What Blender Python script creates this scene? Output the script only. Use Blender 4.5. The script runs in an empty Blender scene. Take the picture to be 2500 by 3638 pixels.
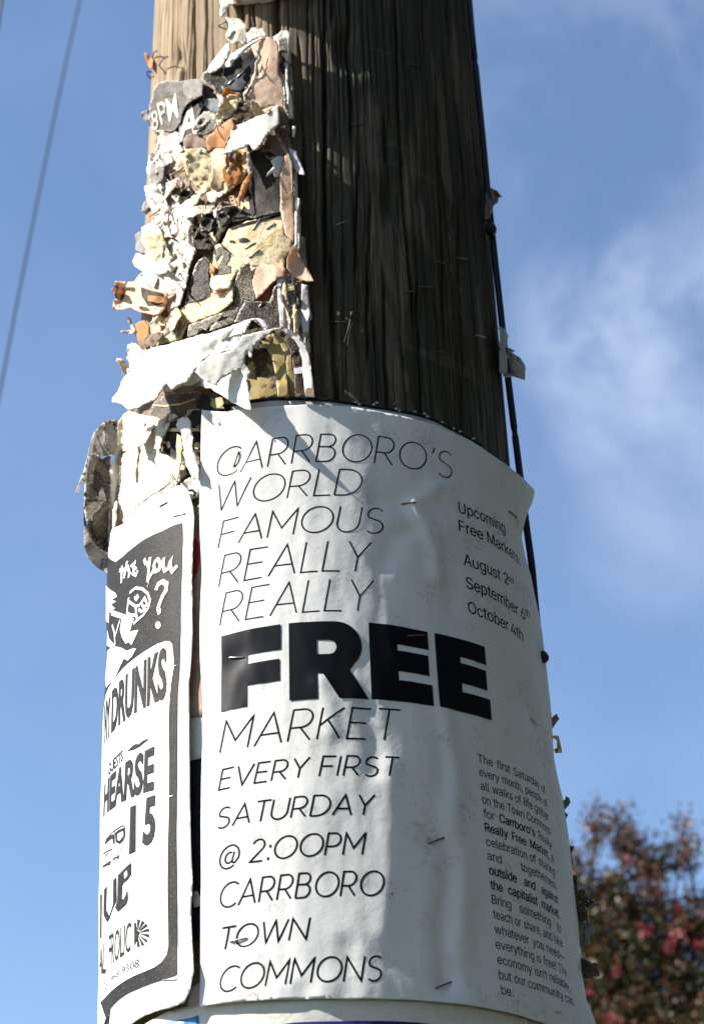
import bpy, bmesh, math, random
import numpy as np
from mathutils import Vector, Matrix, noise
from mathutils.geometry import delaunay_2d_cdt

SC = bpy.context.scene
COL = SC.collection
rnd = random.Random(7)
RAD = math.radians

# ------------------------------------------------------------------ camera
H = 1.50                                   # eye height above the ground
F_PX, DIST, PITCH, YAW, ROLL = 6499.65, 0.96985, 0.573367, 0.0176144, -0.034651
Fv = Vector((math.sin(YAW)*math.cos(PITCH), math.cos(YAW)*math.cos(PITCH), math.sin(PITCH)))
R0 = Vector((math.cos(YAW), -math.sin(YAW), 0)); U0 = R0.cross(Fv)
Rv = R0*math.cos(ROLL) + U0*math.sin(ROLL)
Uv = U0*math.cos(ROLL) - R0*math.sin(ROLL)
CAMP = Vector((0, -DIST, H))
cam_d = bpy.data.cameras.new('camera'); cam = bpy.data.objects.new('camera', cam_d); COL.objects.link(cam)
cam.matrix_world = Matrix(((Rv.x, Uv.x, -Fv.x, CAMP.x), (Rv.y, Uv.y, -Fv.y, CAMP.y), (Rv.z, Uv.z, -Fv.z, CAMP.z), (0, 0, 0, 1)))
cam_d.sensor_fit = 'VERTICAL'; cam_d.sensor_height = 36; cam_d.sensor_width = 24.7
cam_d.lens = F_PX/3638*36
cam_d.clip_start = 0.01; cam_d.clip_end = 3000
cam_d.dof.use_dof = True; cam_d.dof.focus_distance = 1.0; cam_d.dof.aperture_fstop = 16
SC.camera = cam

def ray(x, y): return (Fv + Rv*((x-1250)/F_PX) + Uv*((1819-y)/F_PX))
# ------------------------------------------------------------------ light
SUN_AZ, SUN_EL = -77.5, 42.0               # azimuth measured like theta below (0 = towards the camera, + = right)
Lv = Vector((math.sin(RAD(SUN_AZ))*math.cos(RAD(SUN_EL)), -math.cos(RAD(SUN_AZ))*math.cos(RAD(SUN_EL)), math.sin(RAD(SUN_EL))))
sd = bpy.data.lights.new('sun', 'SUN'); sd.energy = 5.0; sd.angle = RAD(0.5); sd.color = (1.0, 0.95, 0.87)
sun = bpy.data.objects.new('sun', sd); COL.objects.link(sun); sun.rotation_euler = Lv.to_track_quat('Z', 'Y').to_euler()
SC.view_settings.view_transform = 'Standard'; SC.view_settings.look = 'None'
SC.view_settings.exposure = 1.25; SC.view_settings.gamma = 1; SC.view_settings.use_curve_mapping = False
W = bpy.data.worlds.new('World'); SC.world = W; W.use_nodes = True
nt = W.node_tree; N = nt.nodes; LK = nt.links; N.clear()
out = N.new('ShaderNodeOutputWorld'); bg = N.new('ShaderNodeBackground'); bg.inputs[1].default_value = 0.092
sky = N.new('ShaderNodeTexSky'); sky.sky_type = 'NISHITA'; sky.sun_disc = False
sky.sun_elevation = RAD(SUN_EL); sky.sun_rotation = math.atan2(Lv.x, Lv.y); sky.air_density = 1.0; sky.dust_density = 0.15; sky.ozone_density = 2.6
tc = N.new('ShaderNodeTexCoord')
def wn(t): return N.new(t)
# thin streaky cloud in the eastern (right-hand) half of the sky
mp = wn('ShaderNodeMapping'); mp.inputs['Scale'].default_value = (3.0, 3.0, 2.6); mp.inputs['Location'].default_value = (0.35, 0.0, 0.62); mp.inputs['Rotation'].default_value = (0, RAD(20), 0)
nz = wn('ShaderNodeTexNoise'); nz.inputs['Scale'].default_value = 2.6; nz.inputs['Detail'].default_value = 7; nz.inputs['Roughness'].default_value = 0.55
nz.inputs['Distortion'].default_value = 0.25
r1 = wn('ShaderNodeMapRange'); r1.interpolation_type = 'SMOOTHSTEP'; r1.inputs[1].default_value = 0.36; r1.inputs[2].default_value = 0.64
dp = wn('ShaderNodeVectorMath'); dp.operation = 'DOT_PRODUCT'; dp.inputs[1].default_value = (1, 0, 0)
r2 = wn('ShaderNodeMapRange'); r2.interpolation_type = 'SMOOTHSTEP'; r2.inputs[1].default_value = 0.0; r2.inputs[2].default_value = 0.2
mm = wn('ShaderNodeMath'); mm.operation = 'MULTIPLY'; m2 = wn('ShaderNodeMath'); m2.operation = 'MULTIPLY'; m2.inputs[1].default_value = 0.56
mix = wn('ShaderNodeMix'); mix.data_type = 'RGBA'; mix.inputs['B'].default_value = (4.0, 4.5, 5.6, 1)
LK.new(tc.outputs['Generated'], mp.inputs['Vector']); LK.new(mp.outputs[0], nz.inputs['Vector']); LK.new(nz.outputs['Fac'], r1.inputs[0])
LK.new(tc.outputs['Generated'], dp.inputs[0]); LK.new(dp.outputs['Value'], r2.inputs[0])
blob = None
for (bx_, by_, rad_, amp_) in [(1420, 740, .060, 1.0), (1560, 690, .05, .8), (1500, 900, .060, .9), (1390, 960, .035, .6), (1560, 1080, .06, .6), (1240, 150, .08, .42), (1450, 60, .07, .45), (1560, 330, .05, .3), (1500, 1230, .05, .35), (1700, 850, .1, .8), (1300, 1700, .08, .12)]:
    dd = ray(bx_*1.5664, by_*1.5664).normalized(); q_ = wn('ShaderNodeVectorMath'); q_.operation = 'DOT_PRODUCT'; q_.inputs[1].default_value = dd
    w_ = wn('ShaderNodeMapRange'); w_.interpolation_type = 'SMOOTHSTEP'; w_.inputs[1].default_value = math.cos(rad_*1.25); w_.inputs[2].default_value = 1.0; w_.inputs[4].default_value = amp_
    LK.new(tc.outputs['Generated'], q_.inputs[0]); LK.new(q_.outputs['Value'], w_.inputs[0])
    if blob is None: blob = w_.outputs[0]
    else:
        mx_ = wn('ShaderNodeMath'); mx_.operation = 'SMOOTH_MAX'; mx_.inputs[2].default_value = .15; LK.new(blob, mx_.inputs[0]); LK.new(w_.outputs[0], mx_.inputs[1]); blob = mx_.outputs[0]
LK.new(r1.outputs[0], mm.inputs[0]); LK.new(blob, mm.inputs[1]); LK.new(mm.outputs[0], m2.inputs[0]); LK.new(m2.outputs[0], mix.inputs['Factor'])
LK.new(sky.outputs[0], mix.inputs['A']); LK.new(mix.outputs['Result'], bg.inputs[0]); LK.new(bg.outputs[0], out.inputs[0])

# ------------------------------------------------------------------ geometry helpers
RW, RF = 0.11946, 0.130                    # bare wood radius, radius of the newest posters
def ray(x, y): return (Fv + Rv*((x-1250)/F_PX) + Uv*((1819-y)/F_PX))
def cyl(x, y, r):
    """point of the upright cylinder of radius r behind photo pixel x, y (nearest point to the axis if it misses)"""
    d = ray(x, y); a = d.x*d.x + d.y*d.y; b = CAMP.y*d.y; c = CAMP.y**2 - r*r
    disc = b*b - a*c
    return CAMP + d*((-b - math.sqrt(max(disc, 0)))/a)
def tz(p): return math.atan2(p.x, -p.y), p.z
def pt(th, z, r): return Vector((r*math.sin(th), -r*math.cos(th), z))
def at_surf(x, y, rf):
    r = RF
    for _ in range(4):
        th, z = tz(cyl(x, y, r)); r = rf(th, z)
    return th, z
def frame(x0, y0, s): return lambda P: [(x0 + x/s, y0 + y/s) for x, y in P]
A = frame(350, 0, 1.8776); B = frame(350, 700, 1.8776); CC = frame(250, 1400, 2.128); D = frame(300, 2100, 2.904)
E_ = frame(300, 2800, 2.772); T6 = frame(900, 0, 1.549); T7 = frame(700, 1400, 1.2768); T8 = frame(700, 2300, 1.596)
Z1 = frame(1500, 2300, 1.596); Z2 = frame(1600, 2600, 2.238); Z5 = frame(1600, 600, 1.549); Z7 = frame(1500, 1700, 3.192)
G = frame(600, 900, 2.9018); K = frame(500, 0, 2.66); M = frame(400, 300, 3.99); Q = frame(380, 1350, 3.99)
IM = frame(0, 0, 0.6384); BT = frame(650, 3300, 2.128)

def link(o, parent=None):
    COL.objects.link(o)
    if parent: o.parent = parent
    return o
def mesh_obj(name, verts, faces, mat, parent=None, smooth=True, uv=None):
    me = bpy.data.meshes.new(name); me.from_pydata([tuple(v) for v in verts], [], faces); me.update()
    if smooth: me.polygons.foreach_set('use_smooth', [True]*len(me.polygons))
    if mat: me.materials.append(mat)
    return link(bpy.data.objects.new(name, me), parent)
def empty(name, loc=(0, 0, 0)):
    o = bpy.data.objects.new(name, None); o.location = loc; o.empty_display_size = 0.02; return link(o)
def tag(o, label, cat, group=None, kind=None):
    if label: o['label'] = label
    if cat: o['category'] = cat
    if group: o['group'] = group
    if kind: o['kind'] = kind
    return o
def tri_fill(outer, holes=(), step=8.0, closed_ok=True):
    """triangulated 2D region with interior points; returns pts, tris, is_boundary"""
    pts = [Vector(p) for p in outer]; edges = [(i, (i+1) % len(outer)) for i in range(len(outer))]
    for h in holes:
        o = len(pts); pts += [Vector(p) for p in h]; edges += [(o+i, o+(i+1) % len(h)) for i in range(len(h))]
    nb = len(pts)
    xs = [p[0] for p in outer]; ys = [p[1] for p in outer]
    x0, x1, y0, y1 = min(xs), max(xs), min(ys), max(ys)
    ox = np.array([p[0] for p in outer]); oy = np.array([p[1] for p in outer])
    gx, gy = np.meshgrid(np.arange(x0+step*.5, x1, step), np.arange(y0+step*.5, y1, step))
    gx = gx.ravel(); gy = gy.ravel()
    if len(gx):
        rs = np.random.RandomState(len(gx) % 1000); gx = gx + rs.uniform(-.2, .2, len(gx))*step; gy = gy + rs.uniform(-.2, .2, len(gy))*step
        def inside(px, py, qx, qy):
            c = np.zeros(len(qx), bool); j = len(px)-1
            for i in range(len(px)):
                if py[i] != py[j]:
                    k = ((py[i] > qy) != (py[j] > qy)) & (qx < (px[j]-px[i])*(qy-py[i])/(py[j]-py[i]) + px[i]); c ^= k
                j = i
            return c
        ins = inside(ox, oy, gx, gy)
        for h in holes: ins &= ~inside(np.array([p[0] for p in h]), np.array([p[1] for p in h]), gx, gy)
        bx = np.array([p[0] for p in pts]); by = np.array([p[1] for p in pts])
        gx = gx[ins]; gy = gy[ins]
        if len(gx):
            dmin = np.full(len(gx), 1e18)
            for i in range(0, len(bx)): dmin = np.minimum(dmin, (gx-bx[i])**2 + (gy-by[i])**2)
            ok = dmin > (step*.35)**2
            pts += [Vector((a, b)) for a, b in zip(gx[ok], gy[ok])]
    v, e, f, ov, oe, of = delaunay_2d_cdt(pts, edges, [], 1, 1e-7 if step < 1 else 1e-4)
    if holes:
        keep = []
        hp = [(np.array([p[0] for p in h]), np.array([p[1] for p in h])) for h in holes]
        cx = np.array([sum(v[i].x for i in t)/3 for t in f]); cy = np.array([sum(v[i].y for i in t)/3 for t in f])
        bad = np.zeros(len(f), bool)
        for px, py in hp:
            c = np.zeros(len(cx), bool); j = len(px)-1
            for i in range(len(px)):
                if py[i] != py[j]:
                    c ^= ((py[i] > cy) != (py[j] > cy)) & (cx < (px[j]-px[i])*(cy-py[i])/(py[j]-py[i]) + px[i])
                j = i
            bad |= c
        f = [t for t, b in zip(f, bad) if not b]
    isb = [any(k < nb for k in o) for o in ov]
    return v, f, isb
def jag(poly, amp, step, seed=0):
    """break the outline into short ragged steps"""
    rr = random.Random(seed); res = []; n = len(poly)
    for i in range(n):
        a = Vector(poly[i]); b = Vector(poly[(i+1) % n]); L = (b-a).length; k = max(1, int(L/step)); nrm = Vector((-(b-a).y, (b-a).x))/(L+1e-9)
        for j in range(k):
            t = j/k; p = a.lerp(b, t)
            if j or amp > 1.5:
                o = noise.noise((p.x*.03, p.y*.03, seed))*2.2 + noise.noise((p.x*.11, p.y*.11, seed+9))*1.3 + rr.uniform(-.45, .45)
                p = p + nrm*o*amp
            res.append((p.x, p.y))
    return res
def fbm(x, y, s, o=3): return noise.fractal((x, y, s), 0.9, 2.1, o)

# ------------------------------------------------------------------ materials
def newmat(name):
    m = bpy.data.materials.new(name); m.use_nodes = True; m.node_tree.nodes.clear(); return m, m.node_tree.nodes, m.node_tree.links
def mixc(n, l, fac, a, b):
    x = n.new('ShaderNodeMix'); x.data_type = 'RGBA'
    for sock, v in (('Factor', fac), ('A', a), ('B', b)):
        if isinstance(v, (tuple, list)): x.inputs[sock].default_value = (*v[:3], 1)
        elif isinstance(v, (int, float)): x.inputs[sock].default_value = v
        else: l.new(v, x.inputs[sock])
    return x.outputs['Result']
def noisef(n, l, vec, scale, detail=4, rough=.6, lo=.4, hi=.6, dist=0):
    t = n.new('ShaderNodeTexNoise'); t.inputs['Scale'].default_value = scale; t.inputs['Detail'].default_value = detail
    t.inputs['Roughness'].default_value = rough; t.inputs['Distortion'].default_value = dist
    l.new(vec, t.inputs['Vector']); r = n.new('ShaderNodeMapRange'); r.inputs[1].default_value = lo; r.inputs[2].default_value = hi
    l.new(t.outputs['Fac'], r.inputs[0]); return r.outputs[0], t.outputs['Fac']
def scaled(n, l, vec, s):
    m = n.new('ShaderNodeMapping'); m.inputs['Scale'].default_value = s; l.new(vec, m.inputs['Vector']); return m.outputs[0]
def mulv(n, l, a, k):
    x = n.new('ShaderNodeMath'); x.operation = 'MULTIPLY'; l.new(a, x.inputs[0])
    if isinstance(k, (int, float)): x.inputs[1].default_value = k
    else: l.new(k, x.inputs[1])
    return x.outputs[0]
def paper(name, col, stain=(.55, .5, .38), sfac=.3, speck=0.0, speckcol=(.03, .028, .026), trans=.22, dirt=0.0, bump=.25, crinkle=140, rough=.6, rim=True, tcol=None, sscale=45, dirtcol=(.2, .19, .16), spec=.15, prnt=0.0, lines=0.0, rimf=.3):
    m, n, l = newmat(name)
    tcn = n.new('ShaderNodeTexCoord'); V = tcn.outputs['Object']
    s, _ = noisef(n, l, V, sscale, 5, .65, .45, .68)
    c = mixc(n, l, mulv(n, l, s, sfac), col, stain)
    if speck:
        a, _ = noisef(n, l, V, 1500, 2, .7, .62-.24*speck, .66-.24*speck)
        c = mixc(n, l, a, c, speckcol)
    if prnt:
        a, _ = noisef(n, l, V, 62, 3, .55, .585, .60); b, _ = noisef(n, l, V, 1500, 2, .7, .42, .50); c = mixc(n, l, mulv(n, l, mulv(n, l, a, b), prnt), c, (.03, .026, .022))
    if lines:
        for sc_, wd_ in ((48, .012), (120, .02)):
            _, t_ = noisef(n, l, V, sc_, 4, .6, 0, 1, .6); ab = n.new('ShaderNodeMath'); ab.operation = 'SUBTRACT'; l.new(t_, ab.inputs[0]); ab.inputs[1].default_value = .5
            a2 = n.new('ShaderNodeMath'); a2.operation = 'ABSOLUTE'; l.new(ab.outputs[0], a2.inputs[0]); mr = n.new('ShaderNodeMapRange'); mr.inputs[1].default_value = 0; mr.inputs[2].default_value = wd_; mr.inputs[3].default_value = 1; mr.inputs[4].default_value = 0
            l.new(a2.outputs[0], mr.inputs[0]); c = mixc(n, l, mulv(n, l, mr.outputs[0], lines), c, (.16, .095, .045))
    if dirt:
        a, _ = noisef(n, l, V, 38, 6, .72, .52, .72); b, _ = noisef(n, l, V, 420, 3, .7, .44, .6)
        c = mixc(n, l, mulv(n, l, mulv(n, l, a, b), dirt), c, dirtcol)
    if rim:
        at = n.new('ShaderNodeAttribute'); at.attribute_name = 'rim'
        e, _ = noisef(n, l, V, 700, 2, .6, .35, .6)
        c = mixc(n, l, mulv(n, l, mulv(n, l, at.outputs['Fac'], e), rimf), c, (.74, .70, .60))
    bs = n.new('ShaderNodeBsdfPrincipled'); l.new(c, bs.inputs['Base Color']); bs.inputs['Roughness'].default_value = rough; bs.inputs['Specular IOR Level'].default_value = spec
    _, f1 = noisef(n, l, V, crinkle, 5, .6); _, f2 = noisef(n, l, V, 1100, 3, .6)
    ad = n.new('ShaderNodeMath'); ad.operation = 'MULTIPLY_ADD'; l.new(f2, ad.inputs[0]); ad.inputs[1].default_value = .12; l.new(f1, ad.inputs[2])
    bp = n.new('ShaderNodeBump'); bp.inputs['Strength'].default_value = bump; bp.inputs['Distance'].default_value = .0022
    l.new(ad.outputs[0], bp.inputs['Height']); l.new(bp.outputs[0], bs.inputs['Normal'])
    tr = n.new('ShaderNodeBsdfTranslucent')
    if tcol: tr.inputs[0].default_value = (*tcol, 1)
    else: l.new(c, tr.inputs[0])
    l.new(bp.outputs[0], tr.inputs['Normal'])
    mx = n.new('ShaderNodeMixShader'); mx.inputs[0].default_value = trans; l.new(bs.outputs[0], mx.inputs[1]); l.new(tr.outputs[0], mx.inputs[2])
    o = n.new('ShaderNodeOutputMaterial'); l.new(mx.outputs[0], o.inputs[0]); return m
def flat(name, col, rough=.5, metal=0, spec=.5, speck=0, speckcol=(.6, .58, .52), bump=0):
    m, n, l = newmat(name); tcn = n.new('ShaderNodeTexCoord'); V = tcn.outputs['Object']
    s, f = noisef(n, l, V, 90, 4, .6, .35, .7)
    c = mixc(n, l, s, col, tuple(x*.72 for x in col))
    if speck:
        a, _ = noisef(n, l, V, 1700, 2, .75, .66-.2*speck, .72-.2*speck); c = mixc(n, l, a, c, speckcol)
    bs = n.new('ShaderNodeBsdfPrincipled'); l.new(c, bs.inputs['Base Color']); bs.inputs['Roughness'].default_value = rough; bs.inputs['Metallic'].default_value = metal
    bs.inputs['Specular IOR Level'].default_value = spec
    if bump:
        bp = n.new('ShaderNodeBump'); bp.inputs['Strength'].default_value = bump; bp.inputs['Distance'].default_value = .003; l.new(f, bp.inputs['Height']); l.new(bp.outputs[0], bs.inputs['Normal'])
    o = n.new('ShaderNodeOutputMaterial'); l.new(bs.outputs[0], o.inputs[0]); return m
PM = {
 'white': paper('white_paper', (.80, .775, .71), sfac=.2, dirt=.25, lines=.12),
 'gap_shade': paper('brown_paper_with_gap_shade', (.26, .17, .10), stain=(.035, .022, .014), sfac=1, trans=.02, dirt=.6, bump=.8, crinkle=260, sscale=110, dirtcol=(.6, .5, .35)),  # old brown base paper, darkened so the gaps between scraps read as shade
 'tatter': paper('weathered_white_paper', (.80, .755, .66), stain=(.58, .42, .25), sfac=.5, dirt=.6, bump=.5, crinkle=170, dirtcol=(.16, .12, .09), sscale=80, prnt=.4, lines=.65),
 'cream': paper('yellowed_paper', (.80, .64, .36), stain=(.86, .78, .60), sfac=.8, dirt=.3, bump=.4, speck=.0, prnt=.12, lines=.6),
 'yellow': paper('yellow_card', (.34, .25, .095), stain=(.42, .33, .15), sfac=.5, dirt=.08, trans=.05, dirtcol=(.08, .06, .03)),
 'peach': paper('peach_paper', (.74, .55, .39), stain=(.80, .68, .54), sfac=.7, trans=.35, tcol=(.85, .45, .18), lines=.35, dirt=.25),
 'orange': paper('orange_paper', (.50, .24, .075), stain=(.6, .36, .16), sfac=.7, trans=.4, tcol=(.9, .42, .1), lines=.4, dirt=.3),
 'tan': paper('brown_stained_paper', (.24, .15, .10), stain=(.12, .07, .045), sfac=.9, trans=.3, dirt=.5),
 'toner': paper('black_photocopy_print', rimf=.9, col=(.013, .011, .009), stain=(.035, .025, .016), sfac=.6, speck=.26, speckcol=(.24, .20, .15), spec=.08, trans=.03, bump=.3),
 'tonerw': paper('worn_black_photocopy_print', rimf=.9, col=(.018, .016, .014), stain=(.07, .055, .04), sfac=.8, speck=.42, speckcol=(.38, .31, .22), spec=.08, trans=.03, bump=.35),
 'dark': paper('dark_print_and_hollow_shade', rimf=.9, col=(.013, .011, .010), stain=(.045, .032, .024), sfac=.7, spec=.08, trans=.02, bump=.35, dirt=.2, dirtcol=(.18, .14, .1)),
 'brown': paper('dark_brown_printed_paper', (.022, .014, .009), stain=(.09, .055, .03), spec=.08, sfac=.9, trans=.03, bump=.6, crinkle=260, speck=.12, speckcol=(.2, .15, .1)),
 'grey': paper('grey_weathered_paper', (.30, .28, .25), stain=(.13, .115, .10), sfac=.8, dirt=.5, prnt=.5, lines=.5, bump=.6, trans=.15),
 'greyprint': paper('grey_brown_printed_paper', rimf=.9, col=(.075, .058, .042), stain=(.018, .014, .011), sfac=1, dirt=.5, bump=.5, speck=.3, speckcol=(.26, .22, .18), trans=.1, sscale=70),
 'bluegrey': paper('slate_blue_paper', (.10, .12, .13), stain=(.3, .33, .33), sfac=.8, dirt=.3),
 'lilac': paper('pale_lilac_paper', (.60, .55, .56), stain=(.5, .46, .45), sfac=.5, trans=.1),
 'flyer': paper('flyer_paper', (.80, .79, .77), stain=(.63, .60, .52), sfac=.22, trans=.13, dirt=.8, bump=.17, crinkle=75, rim=False, dirtcol=(.34, .32, .28), sscale=22),
 'band': paper('band_poster_paper', (.82, .81, .79), stain=(.68, .66, .6), sfac=.2, trans=.12, bump=.16, crinkle=70, rim=False),
 'worn': paper('worn_dirty_paper', (.55, .54, .52), stain=(.40, .38, .34), sfac=.6, dirt=.9, bump=.3, rim=False),
 'photo': paper('brown_hair_photo_print', (.32, .2, .15), stain=(.5, .4, .33), sfac=.9, trans=.05, rim=False, bump=.1),
 'navyp': paper('dark_slate_print', (.014, .016, .026), spec=.1, stain=(.03, .032, .045), sfac=.5, trans=.02, rim=False, bump=.2),
}
INK = flat('black_ink', (.004, .004, .006), .40, 0, .14)
THIN = flat('thin_black_ink', (.006, .006, .008), .6, 0, .05)
TONER = flat('speckled_toner', (.016, .014, .013), .6, 0, .12, speck=.5, speckcol=(.10, .09, .08))
WHITEINK = flat('unprinted_white', (.80, .79, .76), .6, 0, .3)
OLDINK = flat('faded_light_print', (.40, .36, .30), .6, 0, .3)
REDINK = flat('red_print', (.33, .01, .02), .4); BLUEINK = flat('blue_print', (.05, .25, .55), .4); NAVY = flat('navy_print', (.012, .01, .09), .35)
STEEL = flat('galvanised_staple_steel', (.42, .42, .43), .35, .9); RUST = flat('rusty_staple_steel', (.13, .11, .10), .5, .6)
BLACKRUB = flat('black_cable_sheath', (.012, .012, .013), .45, 0, .4); WIREBLUE = flat('weathered_steel_cable', (.035, .06, .085), .7, 0, .1)

# ------------------------------------------------------------------ surfaces the papers follow
def interp(x, P):
    if x <= P[0][0]: return P[0][1]
    for (a, b), (c, d) in zip(P, P[1:]):
        if x <= c: return b + (d-b)*(x-a)/(c-a)
    return P[-1][1]
def sstep(a, b, x): t = min(1, max(0, (x-a)/(b-a))); return t*t*(3-2*t)
FR = [(.285, .138), (.303, .133), (.32, .1317), (.345, .1322), (.37, .1315), (.396, .131), (.42, .1297), (.44, .1277), (.47, .1289), (.50, .1288), (.525, .1282), (.549, .1262), (.56, .1252), (.575, .1250), (.60, .1278), (.626, .1318)]
RIDGE = []   # (theta deg, z) polyline folds : filled from photo pixels
for f, pts, amp, w in [
    (T7, [(960, 500), (1020, 590), (1070, 700), (1090, 820)], .0016, .0050),
    (T7, [(1000, 600), (900, 650), (850, 760)], -.0010, .0060),
    (T7, [(1020, 590), (1130, 640)], .0010, .0050), (T7, [(990, 495), (1080, 430)], .0014, .0055), (T7, [(930, 500), (830, 470)], -.0012, .006),
    (T7, [(1140, 850), (1160, 980)], -.0008, .005),
    (T8, [(1390, 400), (1430, 640), (1450, 900), (1440, 1110)], .0014, .0065), (T8, [(1350, 420), (1390, 640), (1400, 800)], -.0010, .0050),
    (T8, [(1440, 1150), (1420, 1400), (1400, 1650), (1420, 1880)], -.0017, .0060), (T8, [(1480, 1180), (1500, 1400), (1480, 1700)], .0014, .0070),
    (T8, [(1090, 700), (1100, 1000), (1090, 1300), (1050, 1600)], .0011, .0080), (T8, [(960, 350), (1000, 500), (1010, 700)], -.0010, .0055),
    (T8, [(700, 200), (740, 300), (760, 480)], .0008, .005), (T8, [(600, 1950), (620, 2100)], -.0012, .006), (T8, [(850, 1700), (860, 1900), (840, 2050)], -.0008, .006),
    (Z1, [(600, 500), (620, 900), (640, 1300)], .0008, .012)]:
    q = [tz(cyl(x, y, RF)) for x, y in f(pts)]
    RIDGE.append(([(t*RF, z) for t, z in q], amp, w))
PUCK = [(tz(cyl(*f([p])[0], RF)), a) for f, p, a in [(T7, (960, 497), -.0012), (T7, (178, 298), -.0014), (T7, (1430, 548), -.0015), (T7, (183, 1196), -.0012), (T7, (995, 1096), -.001), (T8, (1355, 1096), -.0013), (T8, (237, 1660), -.0012), (T8, (1396, 1915), -.0013), (Z1, (630, 422), -.0012)]]
PUCK = [((t*RF, z), a) for (t, z), a in PUCK]
def seg_d2(p, a, b):
    dx, dy = b[0]-a[0], b[1]-a[1]; L = dx*dx+dy*dy; t = max(0, min(1, ((p[0]-a[0])*dx+(p[1]-a[1])*dy)/L))
    ex, ey = p[0]-a[0]-t*dx, p[1]-a[1]-t*dy; return ex*ex+ey*ey
def flyer_r(th, z):
    zl = z - H; u = th*RF; d = math.degrees(th)
    k = sstep(42, 84, d); r = RF*(1-k) + interp(zl, FR)*k
    r += .0011*noise.fractal((u*13, z*5.5, 3.1), .9, 2.1, 3) + .00055*noise.fractal((u*48, z*15, 1.7), .8, 2.2, 3)
    for P_, a, w in RIDGE:
        if abs(P_[0][0]-u) < .06:
            m = min(seg_d2((u, z), P_[i], P_[i+1]) for i in range(len(P_)-1))
            if m < 9*w*w: r += 1.25*a*math.exp(-m/(w*w))
    for (a, b), am in PUCK:
        m = (u-a)**2 + (z-b)**2
        if m < .0009: r += am*math.exp(-m/(.0075**2))
    r += .0035*sstep(-24, -33, d)*sstep(.585, .63, zl)                    # top left corner stands off
    r += .0016*sstep(-28.5, -32, d)*(.5+.5*noise.noise((z*22, .3, 0)))      # left edge waves
    r += .0022*sstep(.291, .277, zl)*(.4 + noise.noise((u*22, 1, 1)))      # lower edge curls
    return r
BR = [(.20, .124), (.29, .126), (.37, .129), (.43, .1305), (.486, .1315), (.53, .132), (.575, .1335), (.60, .134)]
def band_r(th, z):
    zl = z - H; d = math.degrees(th); u = th*RF
    k = sstep(-45, -80, d); r = (RF+.0006)*(1-k) + interp(zl, BR)*k
    r += .0009*noise.fractal((u*15, z*7, 8.1), .9, 2.1, 3) + .0003*noise.fractal((u*60, z*30, 4), .8, 2.2, 2)
    r += .0013*sstep(-36, -33, d)*(.2+.8*sstep(.45, .28, zl)+.4*noise.noise((z*30, 2, 2)))            # right edge curls outward
    r += .0035*sstep(.315, .28, zl)*sstep(-46, -34, d)
    return r

def sheet(name, poly_tz, rf, mat, parent=None, step=.0022, off=0, thick=.00025, holes=()):
    """paper following r(theta, z); the outline is in (theta*RF, z) metres"""
    v, f, isb = tri_fill(poly_tz, holes, step)
    P_ = [pt(p.x/RF, p.y, rf(p.x/RF, p.y)+off) for p in v]
    o = mesh_obj(name, P_, orient(P_, f), mat, parent)
    if thick: s = o.modifiers.new('thickness', 'SOLIDIFY'); s.thickness = thick; s.offset = -1
    return o
def orient(P_, f):
    res = []
    for t in f:
        a, b, c = (P_[i] for i in t[:3]); n = (b-a).cross(c-a); m = a + b + c
        res.append(tuple(t) if n.x*m.x + n.y*m.y > 0 else tuple(reversed(t)))
    return res
def uz(fr, pts, rf):  # photo pixels -> unrolled (theta*RF, z)
    r = []
    for x, y in fr(pts): t, z = at_surf(x, y, rf); r.append((t*RF, z))
    return r
def printed(name, polys, rf, mat, parent, off=.00008, step=.0022):
    """flat print: polygons [(outer, holes)] in unrolled metres, laid on the sheet"""
    V, F = [], []
    for outer, holes in polys:
        v, f, _ = tri_fill(outer, holes, step); o = len(V); V += [pt(p.x/RF, p.y, rf(p.x/RF, p.y)+off) for p in v]; F += [tuple(o+i for i in t) for t in f]
    return mesh_obj(name, V, orient(V, F), mat, parent)
def dens(poly, step):
    res = []
    for i, a in enumerate(poly):
        b = poly[(i+1) % len(poly)]; L = math.hypot(b[0]-a[0], b[1]-a[1]); k = max(1, int(L/step))
        res += [(a[0]+(b[0]-a[0])*j/k, a[1]+(b[1]-a[1])*j/k) for j in range(k)]
    return res
def ribbon(lines, w, rf, mat, name, parent, off=.00008):
    """pen strokes: polylines in unrolled metres"""
    V, F = [], []
    for L in lines:
        pts = []
        for a, b in zip(L, L[1:]):
            d = math.hypot(b[0]-a[0], b[1]-a[1]); k = max(1, int(d/.0013))
            pts += [(a[0]+(b[0]-a[0])*j/k, a[1]+(b[1]-a[1])*j/k) for j in range(k)]
        pts.append(L[-1])
        q = [pts[0]]
        for p in pts[1:]:
            if math.hypot(p[0]-q[-1][0], p[1]-q[-1][1]) > 1e-6: q.append(p)
        pts = q; o = len(V); n = len(pts)
        if n < 2: continue
        for i in range(n):
            a = pts[max(0, i-1)]; b = pts[min(n-1, i+1)]; dx, dy = b[0]-a[0], b[1]-a[1]; m = math.hypot(dx, dy) or 1
            d1 = (pts[i][0]-a[0], pts[i][1]-a[1]); d2 = (b[0]-pts[i][0], b[1]-pts[i][1]); h1 = math.hypot(*d1); h2 = math.hypot(*d2); sc = 1
            if h1 > 0 and h2 > 0: sc = min(2.2, 1/max(.35, math.sqrt(max(0, (1+(d1[0]*d2[0]+d1[1]*d2[1])/(h1*h2))/2))))
            nx, ny = -dy/m*w/2*sc, dx/m*w/2*sc
            for s in (-1, 1):
                x, y = pts[i][0]+s*nx, pts[i][1]+s*ny; V.append(pt(x/RF, y, rf(x/RF, y)+off))
        F += [(o+2*i, o+2*i+1, o+2*i+3, o+2*i+2) for i in range(n-1)]
    return mesh_obj(name, V, orient(V, F), mat, parent)

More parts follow.
